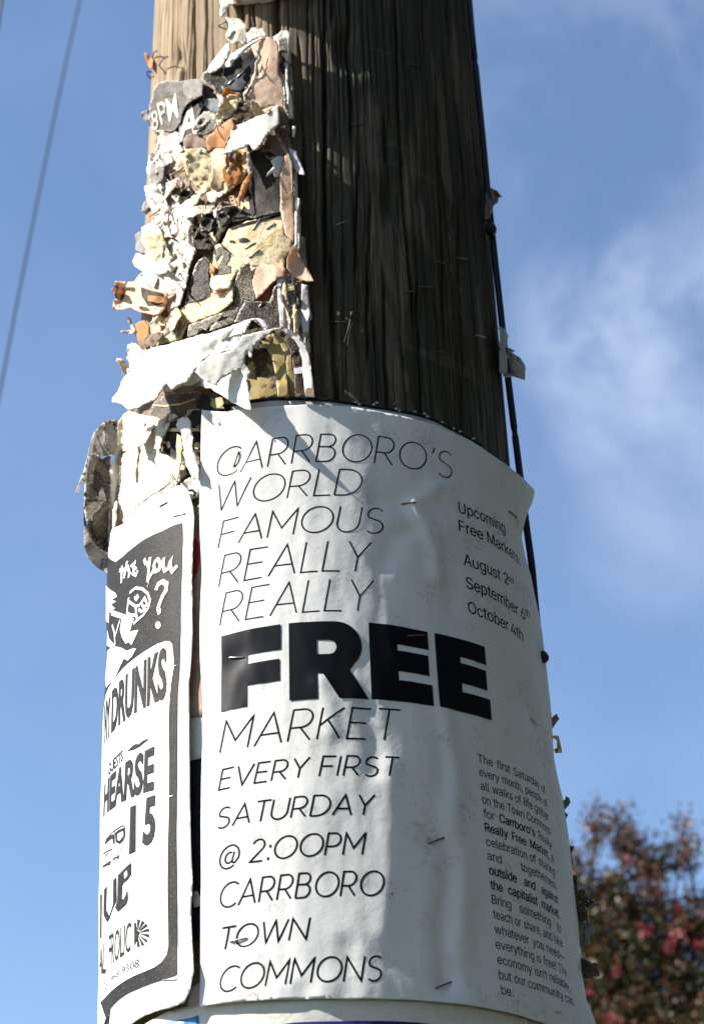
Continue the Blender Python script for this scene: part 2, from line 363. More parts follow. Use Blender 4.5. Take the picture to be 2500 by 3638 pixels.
# ------------------------------------------------------------------ lettering
def arc(cx, cy, rx, ry, a0, a1, n=14): return [(cx+rx*math.cos(RAD(a0+(a1-a0)*i/n)), cy+ry*math.sin(RAD(a0+(a1-a0)*i/n))) for i in range(n+1)]
GL = {  # single-stroke capitals: advance width, polylines in a unit-high box
 'A': (.80, [[(0, 0), (.39, 1), (.78, 0)], [(.13, .32), (.65, .32)]]),
 'B': (.66, [[(0, 0), (0, 1), (.30, 1)] + arc(.30, .77, .23, .23, 90, -90)[1:] + [(0, .54)], [(.28, .54)] + arc(.32, .27, .27, .27, 90, -90) + [(0, 0)]]),
 'C': (.78, [arc(.48, .5, .48, .5, 48, 312, 26)]),
 'D': (.78, [[(0, 0), (0, 1), (.26, 1)] + arc(.26, .5, .5, .5, 90, -90, 20)[1:] + [(0, 0)]]),
 'E': (.58, [[(.54, 1), (0, 1), (0, 0), (.54, 0)], [(0, .52), (.47, .52)]]),
 'F': (.56, [[(.54, 1), (0, 1), (0, 0)], [(0, .50), (.47, .50)]]),
 'I': (.08, [[(0.02, 0), (0.02, 1)]]),
 'K': (.66, [[(0, 0), (0, 1)], [(.60, 1), (0, .42)], [(.20, .60), (.62, 0)]]),
 'L': (.54, [[(0, 1), (0, 0), (.50, 0)]]),
 'M': (.88, [[(0, 0), (0, 1), (.42, .30), (.84, 1), (.84, 0)]]),
 'N': (.76, [[(0, 0), (0, 1), (.72, 0), (.72, 1)]]),
 'O': (.98, [arc(.49, .5, .49, .5, 0, 360, 34)]),
 'P': (.62, [[(0, 0), (0, 1), (.30, 1)] + arc(.30, .70, .28, .30, 90, -90)[1:] + [(0, .40)]]),
 'R': (.66, [[(0, 0), (0, 1), (.30, 1)] + arc(.30, .71, .28, .29, 90, -90)[1:] + [(0, .42)], [(.28, .42), (.62, 0)]]),
 'S': (.62, [arc(.29, .75, .26, .25, 40, 215, 14) + arc(.30, .26, .28, .26, 70, -140, 18)]),
 'T': (.64, [[(0, 1), (.62, 1)], [(.31, 1), (.31, 0)]]),
 'U': (.74, [[(0, 1), (0, .36)] + arc(.35, .36, .35, .36, 180, 360, 16) + [(.70, 1)]]),
 'V': (.74, [[(0, 1), (.36, 0), (.72, 1)]]),
 'W': (1.10, [[(0, 1), (.27, 0), (.54, 1), (.81, 0), (1.08, 1)]]),
 'Y': (.68, [[(0, 1), (.33, .46), (.66, 1)], [(.33, .46), (.33, 0)]]),
 "'": (.14, [[(.10, 1.0), (.05, .78)]]),
 '2': (.62, [arc(.28, .72, .27, .28, 160, -25, 16) + [(.0, 0), (.58, 0)]]),
 ':': (.12, [arc(.05, .06, .012, .03, 0, 360, 8), arc(.05, .62, .012, .03, 0, 360, 8)]),
 '@': (1.0, [arc(.50, .38, .20, .24, 60, 330, 18), [(.70, .62), (.66, .25)] + arc(.77, .27, .11, .15, 190, 330, 6) + arc(.50, .42, .46, .52, -10, 250, 26) + arc(.50, .42, .46, .52, 250, 310, 8)]),
 ' ': (.22, [])}
def heading(text, th0, th1, zb, zt, w, parent, name='heading_line', gap=.16, shear=.19):
    x = 0; L = []
    for ch in text:
        a, pl = GL[ch]
        L += [[(x+px+shear*py, py) for px, py in p] for p in pl]; x += a + gap*(.55 if ch in 'LT' else 1.25 if ch == 'I' else 1)
    x0 = min(p[0] for q in L for p in q); x1 = max(p[0] for q in L for p in q)
    u0, u1 = RAD(th0)*RF, RAD(th1)*RF; s = (u1-u0)/(x1-x0)
    return ribbon([[(u0+(p[0]-x0)*s, H+zb+p[1]*(zt-zb)) for p in q] for q in L], w, flyer_r, THIN, name, parent)
_tc = {}
try:    # the sans face that ships inside Blender itself; its built-in face otherwise
    import os
    FONT = bpy.data.fonts.load(os.path.join(bpy.utils.system_resource('DATAFILES', path='fonts'), 'Inter.woff2'))
except Exception: FONT = None
def glyphs(text, bold=0, sans=True):
    """filled type as 2D triangles, from Blender's built-in face"""
    k = (text, bold, sans)
    if k not in _tc:
        c = bpy.data.curves.new('t', 'FONT'); c.body = text; c.offset = 0 if sans else bold
        if FONT and sans: c.font = FONT
        c.space_character = .97; c.resolution_u = 3; c.fill_mode = 'NONE' if sans else 'FRONT'; c.dimensions = '2D'
        o = bpy.data.objects.new('t', c); COL.objects.link(o); dg = bpy.context.evaluated_depsgraph_get()
        me = bpy.data.meshes.new_from_object(o.evaluated_get(dg)); P_ = [(v.co.x, v.co.y) for v in me.vertices]; E_l = [tuple(e.vertices) for e in me.edges]
        if not sans:
            bm = bmesh.new(); bm.from_mesh(me); bmesh.ops.triangulate(bm, faces=bm.faces[:]); _tc[k] = ([(v.co.x, v.co.y) for v in bm.verts], [tuple(v.index for v in f.verts) for f in bm.faces]); bm.free()
        bpy.data.meshes.remove(me); bpy.data.objects.remove(o); bpy.data.curves.remove(c)
        if not sans: return _tc[k]
        adj = {}
        for a, b in E_l: adj.setdefault(a, []).append(b); adj.setdefault(b, []).append(a)
        seen = set(); loops = []
        for st in range(len(P_)):
            if st in seen or st not in adj: continue
            lp = [st]; seen.add(st); cur = st
            while True:
                nx_ = [q for q in sorted(adj[cur], key=lambda q: (q != cur+1, q)) if q not in seen]
                if not nx_: break
                cur = nx_[0]; seen.add(cur); lp.append(cur)
            loops.append(lp)
        if bold:
            n0 = len(P_); base_l = list(loops)
            for q, (sx, sy) in enumerate(((bold, 0), (-bold, 0), (0, bold*.6), (0, -bold*.6))):
                P_ += [(x+sx, y+sy) for x, y in P_[:n0]]; loops += [[a+n0*(q+1) for a in lp] for lp in base_l]
        ed = [(a, lp[(n_+1) % len(lp)]) for lp in loops for n_, a in enumerate(lp)]
        v, e, f, ov, oe, of = delaunay_2d_cdt([Vector(p) for p in P_], ed, [], 0, 1e-6)
        cx = np.array([(v[t[0]].x+v[t[1]].x+v[t[2]].x)/3 for t in f]); cy = np.array([(v[t[0]].y+v[t[1]].y+v[t[2]].y)/3 for t in f]); wd = np.zeros(len(f), int)
        for a, b in ed:
            (xa, ya), (xb, yb) = P_[a], P_[b]; side_ = (xb-xa)*(cy-ya)-(cx-xa)*(yb-ya)
            wd += ((ya <= cy) & (yb > cy) & (side_ > 0)).astype(int) - ((ya > cy) & (yb <= cy) & (side_ < 0)).astype(int)
        _tc[k] = ([(p.x, p.y) for p in v], [tuple(t) for t, w_ in zip(f, wd) if w_ != 0])
    return _tc[k]
def capunit(sans=True): return max(p[1] for p in glyphs('H', 0, sans)[0])
def type_quad(name, text, quad, rf, mat, parent, bold=0, cuts=0, off=.00008, fmap=None, sans=True):
    """quad = unrolled points of the cap-height box: top left, top right, bottom right, bottom left"""
    V2, F2 = glyphs(text, bold, sans)
    bm = bmesh.new(); vs = [bm.verts.new((x, y, 0)) for x, y in V2]
    for f in F2:
        try: bm.faces.new([vs[i] for i in f])
        except ValueError: pass
    x0 = min(v[0] for v in V2); x1 = max(v[0] for v in V2); cap = capunit(sans); y0 = 0
    for i in range(1, cuts+1):
        for n_, c_ in (((1, 0, 0), x0+(x1-x0)*i/(cuts+1)), ((0, 1, 0), cap*i/(cuts+1))):
            g = bm.verts[:]+bm.edges[:]+bm.faces[:]
            bmesh.ops.bisect_plane(bm, geom=g, plane_co=Vector(n_)*c_, plane_no=n_)
    bm.verts.ensure_lookup_table(); bm.verts.index_update()
    TL, TR, BRq, BL = quad; V = []
    for v in bm.verts:
        s = (v.co.x-x0)/(x1-x0); t = (v.co.y-y0)/cap
        x = (BL[0]*(1-s)+BRq[0]*s)*(1-t) + (TL[0]*(1-s)+TR[0]*s)*t; y = (BL[1]*(1-s)+BRq[1]*s)*(1-t) + (TL[1]*(1-s)+TR[1]*s)*t
        V.append(fmap(x, y) if fmap else pt(x/RF, y, rf(x/RF, y)+off))
    F = [tuple(v.index for v in f.verts) for f in bm.faces]; bm.free()
    return V, F
def join_type(name, parts, mat, parent):
    V, F = [], []
    for v, f in parts: o = len(V); V += v; F += [tuple(o+i for i in t) for t in f]
    return mesh_obj(name, V, orient(V, F), mat, parent, smooth=False)

# ------------------------------------------------------------------ wires and staples
def tube(name, P_, rad, mat, parent=None, seg=7):
    V, F = [], []; n = len(P_)
    for i, p in enumerate(P_):
        t = (P_[min(n-1, i+1)]-P_[max(0, i-1)]).normalized(); a = t.cross(Vector((0, 0, 1)));
        if a.length < .1: a = t.cross(Vector((1, 0, 0)))
        a.normalize(); b = t.cross(a); r = rad(i/(n-1)) if callable(rad) else rad
        V += [p + (a*math.cos(2*math.pi*k/seg)+b*math.sin(2*math.pi*k/seg))*r for k in range(seg)]
    for i in range(n-1): F += [(i*seg+k, i*seg+(k+1) % seg, (i+1)*seg+(k+1) % seg, (i+1)*seg+k) for k in range(seg)]
    F += [tuple(range(seg))[::-1], tuple((n-1)*seg+k for k in range(seg))]
    return mesh_obj(name, V, F, mat, parent)
def staple(parent, fr, a, b, r, mat=None, h=.0005, rad=.00042, rf=None, m_=None):
    h = .0005
    (x0, y0), (x1, y1) = fr([a, b])
    if rf: p, q = [pt(t, z, rf(t, z)) for t, z in (at_surf(x0, y0, rf), at_surf(x1, y1, rf))]
    elif m_: p, q = m_(x0, y0), m_(x1, y1)
    else: p = cyl(x0, y0, r); q = cyl(x1, y1, r)
    def sh(v, k): n = Vector((v.x, v.y, 0)).normalized(); return v + n*k
    c = (sh(p, h)+sh(q, h*.7))/2
    return tube('staple', [sh(p, -.004), sh(p, h*.6), sh(p.lerp(q, .06), h), sh(p.lerp(q, .94), h*.8), sh(q, h*.4), sh(q, -.004)], rad, mat or STEEL, parent, 6)

# ================================================================== ground
def grass_mat():
    m, n, l = newmat('rough_grass'); V = n.new('ShaderNodeTexCoord').outputs['Object']
    a, _ = noisef(n, l, V, .6, 6, .6, .4, .6); b, f = noisef(n, l, V, 14, 4, .7, .35, .65)
    c = mixc(n, l, b, mixc(n, l, a, (.05, .056, .034), (.07, .068, .05)), (.03, .036, .02))
    bs = n.new('ShaderNodeBsdfPrincipled'); l.new(c, bs.inputs['Base Color']); bs.inputs['Roughness'].default_value = .95
    bp = n.new('ShaderNodeBump'); bp.inputs['Distance'].default_value = .05; l.new(f, bp.inputs['Height']); l.new(bp.outputs[0], bs.inputs['Normal'])
    l.new(bs.outputs[0], n.new('ShaderNodeOutputMaterial').inputs[0]); return m
g = mesh_obj('ground', [(-1200, -1200, 0), (1200, -1200, 0), (1200, 1200, 0), (-1200, 1200, 0)], [(0, 1, 2, 3)], grass_mat(), smooth=False)
tag(g, None, None, kind='structure')

# ================================================================== utility pole
def wood_mat():
    m, n, l = newmat('weathered_pine'); uvn = n.new('ShaderNodeUVMap'); V = uvn.outputs[0]
    st = scaled(n, l, V, (1, .035, 1)); fine = scaled(n, l, V, (1, .012, 1)); patch = scaled(n, l, V, (1, .22, 1))
    s1, _ = noisef(n, l, st, 75, 5, .6, .38, .62); s2, f2 = noisef(n, l, fine, 420, 4, .7, .35, .66); p1, _ = noisef(n, l, patch, 26, 4, .65, .44, .60, .4)
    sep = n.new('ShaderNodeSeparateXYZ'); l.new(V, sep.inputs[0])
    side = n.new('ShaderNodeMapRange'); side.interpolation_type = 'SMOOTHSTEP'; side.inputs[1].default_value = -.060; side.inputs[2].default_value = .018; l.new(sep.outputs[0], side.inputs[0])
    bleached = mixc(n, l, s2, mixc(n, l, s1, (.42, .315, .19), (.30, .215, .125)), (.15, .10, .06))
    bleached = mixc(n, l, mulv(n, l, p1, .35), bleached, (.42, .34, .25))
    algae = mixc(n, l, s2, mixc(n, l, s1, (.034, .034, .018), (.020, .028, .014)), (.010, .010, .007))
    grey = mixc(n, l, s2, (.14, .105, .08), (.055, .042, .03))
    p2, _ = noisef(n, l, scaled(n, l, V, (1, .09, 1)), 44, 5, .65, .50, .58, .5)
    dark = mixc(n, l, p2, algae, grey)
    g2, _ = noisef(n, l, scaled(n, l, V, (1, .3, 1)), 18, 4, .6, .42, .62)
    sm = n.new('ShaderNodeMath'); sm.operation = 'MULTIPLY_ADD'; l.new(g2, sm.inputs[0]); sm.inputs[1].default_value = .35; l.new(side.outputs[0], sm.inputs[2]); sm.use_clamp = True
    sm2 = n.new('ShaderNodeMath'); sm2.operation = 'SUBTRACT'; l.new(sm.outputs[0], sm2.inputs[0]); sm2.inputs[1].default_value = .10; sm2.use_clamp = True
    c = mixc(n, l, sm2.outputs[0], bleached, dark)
    # faint horizontal tape and drip marks
    h1, _ = noisef(n, l, scaled(n, l, V, (.12, 1, 1)), 60, 3, .5, .68, .72); c = mixc(n, l, mulv(n, l, h1, .10), c, (.24, .22, .17))
    bs = n.new('ShaderNodeBsdfPrincipled'); l.new(c, bs.inputs['Base Color']); bs.inputs['Roughness'].default_value = .85; bs.inputs['Specular IOR Level'].default_value = .25
    _, fb = noisef(n, l, scaled(n, l, V, (1, .03, 1)), 300, 6, .75)
    bp = n.new('ShaderNodeBump'); bp.inputs['Strength'].default_value = .7; bp.inputs['Distance'].default_value = .0012; l.new(fb, bp.inputs['Height'])
    l.new(bp.outputs[0], bs.inputs['Normal']); l.new(bs.outputs[0], n.new('ShaderNodeOutputMaterial').inputs[0]); return m
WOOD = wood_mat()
th = np.concatenate([np.arange(-96, 96, .26), np.arange(96, 264, 2.4)])*math.pi/180
zz = np.concatenate([np.arange(0, 1.7, .05), np.arange(1.7, 2.72, .003), np.arange(2.72, 3.1, .02), np.arange(3.1, 8.6, .2)])
TH, ZZ = np.meshgrid(th, zz); RR = np.full_like(TH, RW) + .0008*np.sin(TH*3+1) + .0006*np.sin(ZZ*7+TH*2)
rs = np.random.RandomState(3)
CR = []
for fr, a, b, w, d in [(T6, (130, -60), (132, 190), .0019, .011), (T6, (395, -80), (393, 1500), .0011, .009), (T6, (425, 1380), (462, 2300), .0013, .009), (T6, (428, -60), (430, 95), .0012, .008),
        (T6, (525, -60), (538, 740), .0012, .008), (T6, (578, 900), (560, 1500), .0009, .006), (T6, (780, 0), (815, 900), .0010, .007), (T6, (815, 900), (882, 1750), .0011, .008), (T6, (1010, 500), (1060, 1800), .0012, .007),
        (T6, (640, 1150), (625, 1950), .001, .007), (T6, (712, 1500), (740, 2250), .001, .007), (T6, (905, 1600), (925, 2300), .001, .007), (T6, (1130, 1150), (1165, 2300), .001, .006), (T6, (330, 150), (345, 1300), .0007, .004),
        (T6, (250, 250), (290, 1000), .0007, .004), (T6, (1060, 0), (1150, 900), .0014, .005),
        (A, (620, -60), (634, 540), .0014, .010), (A, (712, -60), (716, 480), .0009, .006), (A, (492, -20), (490, 380), .0007, .004), (A, (950, 20), (962, 200), .0009, .006), (A, (1030, -20), (1040, 180), .0008, .005),
        (A, (575, 400), (572, 530), .001, .006), (A, (538, 440), (540, 530), .0015, .006), (A, (430, 20), (400, 400), .0007, .003), (A, (1500, 400), (1512, 1500), .0008, .006),
        (T6, (505, 210), (512, 330), .0065, .009), (T6, (738, 1010), (742, 1200), .0042, .009), (T6, (600, 820), (615, 860), .004, .005), (T6, (462, 1045), (455, 1140), .0045, .005), (T6, (922, 1030), (920, 1095), .004, .006),
        (T6, (565, 345), (580, 370), .0045, .005), (K, (345, 460), (345, 560), .0024, .009), (T6, (730, 690), (738, 900), .0018, .006), (T6, (1100, 1180), (1102, 1240), .003, .005), (T6, (750, 1830), (765, 1870), .005, .006), (T6, (1060, 920), (1062, 945), .004, .004)]:
    (x0, y0), (x1, y1) = fr([a, b]); t0, z0 = tz(cyl(x0, y0, RW)); t1, z1 = tz(cyl(x1, y1, RW)); CR.append((t0, max(z0, z1), t1, min(z0, z1), w, d) if z0 > z1 else (t1, z1, t0, z0, w, d))
for i in range(320):
    t = rs.uniform(-1.6, 1.6); z1 = rs.uniform(2.0, 2.75); L = rs.uniform(.05, .5); CR.append((t, z1, t+rs.uniform(-.02, .02), z1-L, rs.uniform(.0003, .0007), rs.uniform(.0006, .0022)))
for i in range(70):
    t = rs.uniform(-1.4, 1.4); z1 = rs.uniform(2.0, 2.75); CR.append((t, z1, t+rs.uniform(-.01, .01), z1-rs.uniform(.008, .03), rs.uniform(.0008, .0022), rs.uniform(.002, .005)))
for t0, z0, t1, z1, w, d in CR:
    rows = np.where((zz > z1-.03) & (zz < z0+.03))[0]
    if not len(rows): continue
    zr = zz[rows]; k = np.clip((z0-zr)/(z0-z1+1e-6), 0, 1); tc_ = t0+(t1-t0)*k + .0035*np.sin(zr*47+t0*50)+.002*np.sin(zr*160+t0*90)
    win = np.clip((zr-z1+.012)/.02, 0, 1)*np.clip((z0+.012-zr)/.02, 0, 1)
    cols = np.where((th > min(t0, t1)-.12) & (th < max(t0, t1)+.12))[0]
    if not len(cols): continue
    dd = (th[cols][None, :]-tc_[:, None])*RW
    RR[np.ix_(rows, cols)] -= d*.75*np.exp(-(dd/w)**2)*win[:, None]
VX = np.stack([RR*np.sin(TH), -RR*np.cos(TH), ZZ], -1).reshape(-1, 3)
nr, ncl = TH.shape; idx = np.arange(nr*ncl).reshape(nr, ncl); nx = np.roll(idx, -1, 1)
FC = np.stack([idx[:-1], nx[:-1], nx[1:], idx[1:]], -1).reshape(-1, 4)
me = bpy.data.meshes.new('shaft'); me.vertices.add(len(VX)); me.vertices.foreach_set('co', VX.ravel()); me.loops.add(FC.size); me.loops.foreach_set('vertex_index', FC.ravel().astype(np.int32))
me.polygons.add(len(FC)); me.polygons.foreach_set('loop_start', (np.arange(len(FC))*4).astype(np.int32)); me.update(calc_edges=True)
uv = me.uv_layers.new(name='UVMap'); wrap = TH.reshape(-1).copy(); U_ = wrap[FC]
U_[:, 1] = np.where(U_[:, 1] < U_[:, 0]-3, U_[:, 1]+2*math.pi, U_[:, 1]); U_[:, 2] = np.where(U_[:, 2] < U_[:, 0]-3, U_[:, 2]+2*math.pi, U_[:, 2])
uvd = np.stack([U_*RW, ZZ.reshape(-1)[FC]], -1).reshape(-1); uv.data.foreach_set('uv', uvd)
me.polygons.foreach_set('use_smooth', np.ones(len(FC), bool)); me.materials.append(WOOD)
pole = empty('utility_pole'); tag(pole, 'weathered round wooden utility pole, cracked and algae-stained, carrying the torn posters', 'utility pole')
link(bpy.data.objects.new('shaft', me), pole)
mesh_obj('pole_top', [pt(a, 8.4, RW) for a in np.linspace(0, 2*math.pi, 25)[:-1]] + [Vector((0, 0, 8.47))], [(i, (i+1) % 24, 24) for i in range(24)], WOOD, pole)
for a, b, mt in [((458, 1240), (520, 1215), STEEL), ((450, 1773), (520, 1773), STEEL), ((915, 1580), (985, 1582), RUST), ((820, 1612), (880, 1605), RUST), ((1120, 1420), (1180, 1427), RUST), ((1230, 1845), (1275, 1860), STEEL),
                 ((780, 2160), (870, 2165), RUST), ((850, 352), (905, 362), RUST), ((545, 690), (605, 688), RUST), ((765, 2235), (788, 2210), STEEL), ((1340, 1810), (1362, 1808), STEEL), ((1000, 1935), (1060, 1945), RUST), ((1010, 1440), (1050, 1452), RUST)]:
    staple(pole, T6, a, b, RW, mt, .0018)
def bent(fr, pts, hs, mat=RUST, rad=.0005, r=RW, parent=None, name='bent_staple'):
    P_ = []
    for (x, y), h in zip(fr(pts), hs): P_.append(cyl(x, y, r+h))
    return tube(name, P_, rad, mat, parent or pole, 6)
bent(A, [(440, 512), (440, 478), (404, 436), (445, 375), (465, 380)], [-.003, .001, .004, .007, .006])
bent(A, [(375, 402), (358, 400), (372, 345), (388, 340), (392, 350)], [-.003, .001, .004, .006, .005])
bent(A, [(353, 530), (322, 492), (330, 478), (358, 480)], [.000, .004, .005, .001])
bent(A, [(800, 182), (808, 165), (850, 145), (858, 150)], [-.002, .002, .004, .003])
bent(T6, [(540, 1720), (535, 1760), (512, 1850), (470, 1990), (410, 2165)], [.004, .007, .008, .006, .004], WOOD, lambda t: .0007*(1.2-t), name='splinter')
bent(T6, [(545, 1725), (525, 1850), (505, 1980), (495, 2190)], [.004, .008, .007, .004], WOOD, lambda t: .0006*(1.2-t), name='splinter')

# black cable clipped to the far right of the pole
cab = empty('black_cable', (RW*.98, 0, H)); tag(cab, 'thin black cable running down the right edge of the pole', 'cable')
def edge_pts(P_, extra):  # points beside the silhouette
    return [cyl(x*1.5664, y*1.5664, RW+extra) for x, y in P_]
cp = [pt(RAD(84), 4.5, RW+.004)] + [pt(RAD(84), z, RW+.0035) for z in (3.6, 3.0)] + edge_pts([(1062, -20), (1078, 150), (1093, 300), (1105, 430), (1113, 505), (1122, 590), (1134, 700), (1148, 830), (1165, 970), (1180, 1090), (1194, 1200), (1206, 1290), (1214, 1380)], .0035)
cp += [pt(RAD(84), z, RW+.006) for z in (1.9, 1.6, 1.0, .4, 0)]
cp2 = []
for i in range(len(cp)-1):
    for j in range(6):
        t = j/6; p0, p1, p2, p3 = cp[max(0, i-1)], cp[i], cp[i+1], cp[min(len(cp)-1, i+2)]
        cp2.append(.5*((2*p1)+(p2-p0)*t+(2*p0-5*p1+4*p2-p3)*t*t+(3*p1-p0-3*p2+p3)*t**3))
o = tube('sheath', cp2, .0022, BLACKRUB, cab, 10)
for (x, y), rr_ in (((1113, 520), .0040), ((1232, 1490), .0030)):
    c = cyl(x*1.5664, y*1.5664, RW+(.004 if y < 1000 else .0105)); bm = bmesh.new(); bmesh.ops.create_icosphere(bm, subdivisions=2, radius=rr_)
    for v in bm.verts: v.co.z *= 1.35; v.co.x += noise.noise(v.co*300)*.0008
    me = bpy.data.meshes.new('cable_clip'); bm.to_mesh(me); bm.free(); me.materials.append(BLACKRUB); ob = bpy.data.objects.new('cable_clip', me); ob.location = c; link(ob, cab)
for ob in cab.children:
    ob.location = ob.location - cab.location
def world_tube(name, P_, rad, mat, label, cat):
    o = tube(name, P_, rad, mat); return tag(o, label, cat)
def far_line(pts, y0, y1, rad, mat, name, label):
    P_ = []
    for i, (x, y) in enumerate(pts):
        d = ray(x*1.5664, y*1.5664); t = i/(len(pts)-1); P_.append(CAMP + d*((y0+(y1-y0)*t)/d.y))
    return world_tube(name, P_, rad, mat, label, 'cable')
far_line([(215, -160), (181, 0), (150, 140), (118, 290), (90, 430), (62, 570), (32, 720), (2, 880), (-30, 1040), (-80, 1300)], 6.0, 5.4, .0050, WIREBLUE, 'guy_wire', 'pale blue-grey wire slanting down the sky left of the pole')
far_line([(22, -120), (2, 10), (-20, 160), (-60, 400)], 4.0, 3.8, .006, BLACKRUB, 'overhead_cable', 'dark cable crossing the extreme top left corner of the sky')

# ================================================================== the free market flyer
FL = empty('market_flyer', pt(0, H+.27, RF)); tag(FL, 'large white flyer reading FREE in huge black letters, stapled round the pole', 'flyer')
flrot = FL.location.copy(); FL.location = (0, 0, 0)
top = uz(T7, [(22, 72), (70, 77), (120, 80), (170, 74), (230, 66), (320, 57), (430, 51), (560, 50), (700, 58), (850, 84), (930, 100), (1000, 118), (1080, 140), (1150, 172), (1230, 206), (1300, 250), (1370, 300)], flyer_r)
def fu(d, zl): return (RAD(d)*RF, H+zl)
right = [fu(62, .6128), fu(72, .618), fu(82.4, .6262), fu(79, .614), fu(74, .600), fu(69, .584), fu(66, .571), fu(68, .562), fu(74, .555), fu(88, .545), fu(88, .45), fu(88, .35), fu(88, .2735)]
bottom = [fu(60, .2727), fu(38.8, .2722), fu(22, .2723), fu(3, .2721), fu(-15, .2739), fu(-29.9, .2760)]
leftp = uz(IM, [(455, 2100), (456, 1950), (457, 1750), (460, 1650), (460, 1600), (454, 1500), (453, 1430), (455, 1360), (458, 1300), (454, 1220), (452, 1150), (455, 1050), (456, 990)], flyer_r)
sheet('sheet', dens(top+right+bottom+leftp, .003), flyer_r, PM['flyer'], FL, .0016)
for a in [("CARRBORO'S", (93, 300), (1152, 300), .5765, [(345, 190), (590, 195)], .00086), ("WORLD", (100, 420), (748, 420), .5540, [(415, 347), (545, 347)], .00084), ("FAMOUS", (96, 690), (846, 600), .5300, [(460, 508), (640, 517)], .00086),
          ("REALLY", (99, 866), (792, 700), .5053, [(490, 672)], .00086), ("REALLY", (104, 1047), (802, 868), .4808, [(500, 845)], .00080)]:
    t, (x0, y0), (x1, y1), zb, caps, w = a; p = T7([(x0, y0), (x1, y1)]); a0 = at_surf(*p[0], flyer_r)[0]; a1 = at_surf(*p[1], flyer_r)[0]
    ztp = sum(at_surf(*q, flyer_r)[1] for q in T7(caps))/len(caps)-H; heading(t, math.degrees(a0), math.degrees(a1), zb, ztp, w, FL)
for a in [("MARKET", (130, 598), (1152, 370), .4060, [(540, 350), (865, 348)], .00100), ("EVERY FIRST", (123, 808), (1148, 632), .3855, [(715, 618)], .00100), ("SATURDAY", (120, 1020), (1007, 835), .3644, [(715, 838)], .00100),
          ("@ 2:OOPM", (130, 1200), (956, 1060), .3436, [(725, 1055), (840, 1052)], .00100), ("CARRBORO", (134, 1420), (1058, 1330), .3226, [(480, 1290), (610, 1283)], .00100), ("TOWN", (145, 1600), (641, 1530), .3018, [(190, 1593), (540, 1530)], .00100),
          ("COMMONS", (134, 1880), (1044, 1800), .2806, [(535, 1765), (840, 1757)], .00100)]:
    t, (x0, y0), (x1, y1), zb, caps, w = a; p = T8([(x0, y0), (x1, y1)]); a0 = at_surf(*p[0], flyer_r)[0]; a1 = at_surf(*p[1], flyer_r)[0]
    ztp = sum(at_surf(*q, flyer_r)[1] for q in T8(caps))/len(caps)-H; heading(t, math.degrees(a0), math.degrees(a1), zb, ztp, w, FL)
FB = {'F': ([(0, 0), (0, 1), (1, 1), (1, .67), (.45, .67), (.45, .55), (.98, .55), (.98, .27), (.45, .27), (.45, 0)], []),
      'R': ([(0, 0), (0, 1), (.60, 1)] + arc(.60, .68, .335, .32, 80, -45, 12) + [(.77, .36), (1, 0), (.63, 0), (.43, .32), (.36, .32), (.36, 0)], [[(.36, .57), (.36, .755), (.52, .755)] + arc(.52, .6625, .09, .0925, 60, -60, 6) + [(.52, .57)]]),
      'E': ([(0, 0), (0, 1), (1, 1), (1, .748), (.455, .748), (.455, .664), (.98, .664), (.98, .392), (.455, .392), (.455, .275), (1.02, .275), (1.02, 0)], [])}
def zt_free(d): return interp(d, [(-26, .4738), (-10, .4748), (10, .4738), (24, .4722), (41, .4733)])
def zb_free(d): return interp(d, [(-26, .4292), (-10, .4290), (10, .4286), (24, .4279), (41, .4293)])
for ch, d0, d1 in (('F', -25.7, -11.0), ('R', -9.1, 8.9), ('E', 9.5, 23.8), ('E', 25.6, 40.4)):
    def mpf(p):
        d = d0+(d1-d0)*p[0]; a, b = zb_free(d), zt_free(d); return (RAD(d)*RF, H+a+(b-a)*p[1])
    o_, h_ = FB[ch]
    printed('heavy_letter', [(dens([mpf(p) for p in o_], .0035), [[mpf(p) for p in dens(h, .1)] for h in h_])], flyer_r, INK, FL, .0003)
def text_line(text, p0, p1, cap, bold=.008, sup=None):
    """one line of type between two unrolled baseline points"""
    (u0, z0), (u1, z1) = p0, p1
    return type_quad('t', text, [(u0, z0+cap), (u1, z1+cap), (u1, z1), (u0, z0)], flyer_r, None, None, bold)
def tl7(text, a, b, cap, **k):
    q = uz(Z7, [a, b], flyer_r); z = (q[0][1]+q[1][1])/2; return text_line(text, (q[0][0], q[0][1]), (q[1][0], q[1][1]), cap, **k)
for parts in ([tl7('Upcoming', (412, 385), (940, 628), .0074)], [tl7('Free Markets:', (412, 592), (1110, 995), .0074)], [tl7('August 2', (466, 978), (976, 1212), .0074), tl7('nd', (972, 1165), (1032, 1196), .0042)],
              [tl7('September 6', (494, 1240), (1165, 1612), .0074), tl7('th', (1160, 1545), (1215, 1580), .0045)], [tl7('October 4th', (518, 1520), (1142, 1850), .0074)]):
    join_type('date_line', parts, INK, FL)
body = [("The  first  Saturday  of",), ("every month, people of",), ("all  walks  of  life  gather",), ("on the Town Commons",), ("for ", "*Carrboro’s", "Really"), ("*Really", "*Free", "*Market,", "a"), ("celebration  of  sharing",),
        None, ("*outside", "*and", "*against"), ("*the", "*capitalist", "*market."), ("Bring", "something", "to"), ("teach or share, and take",), ("whatever", "you", "need—"), ("everything is free! The",), ("economy isn’t reliable,",), ("but our community can",), ("be.",)]
adv = lambda s: max(p[0] for p in glyphs(s)[0])-min(p[0] for p in glyphs(s)[0])
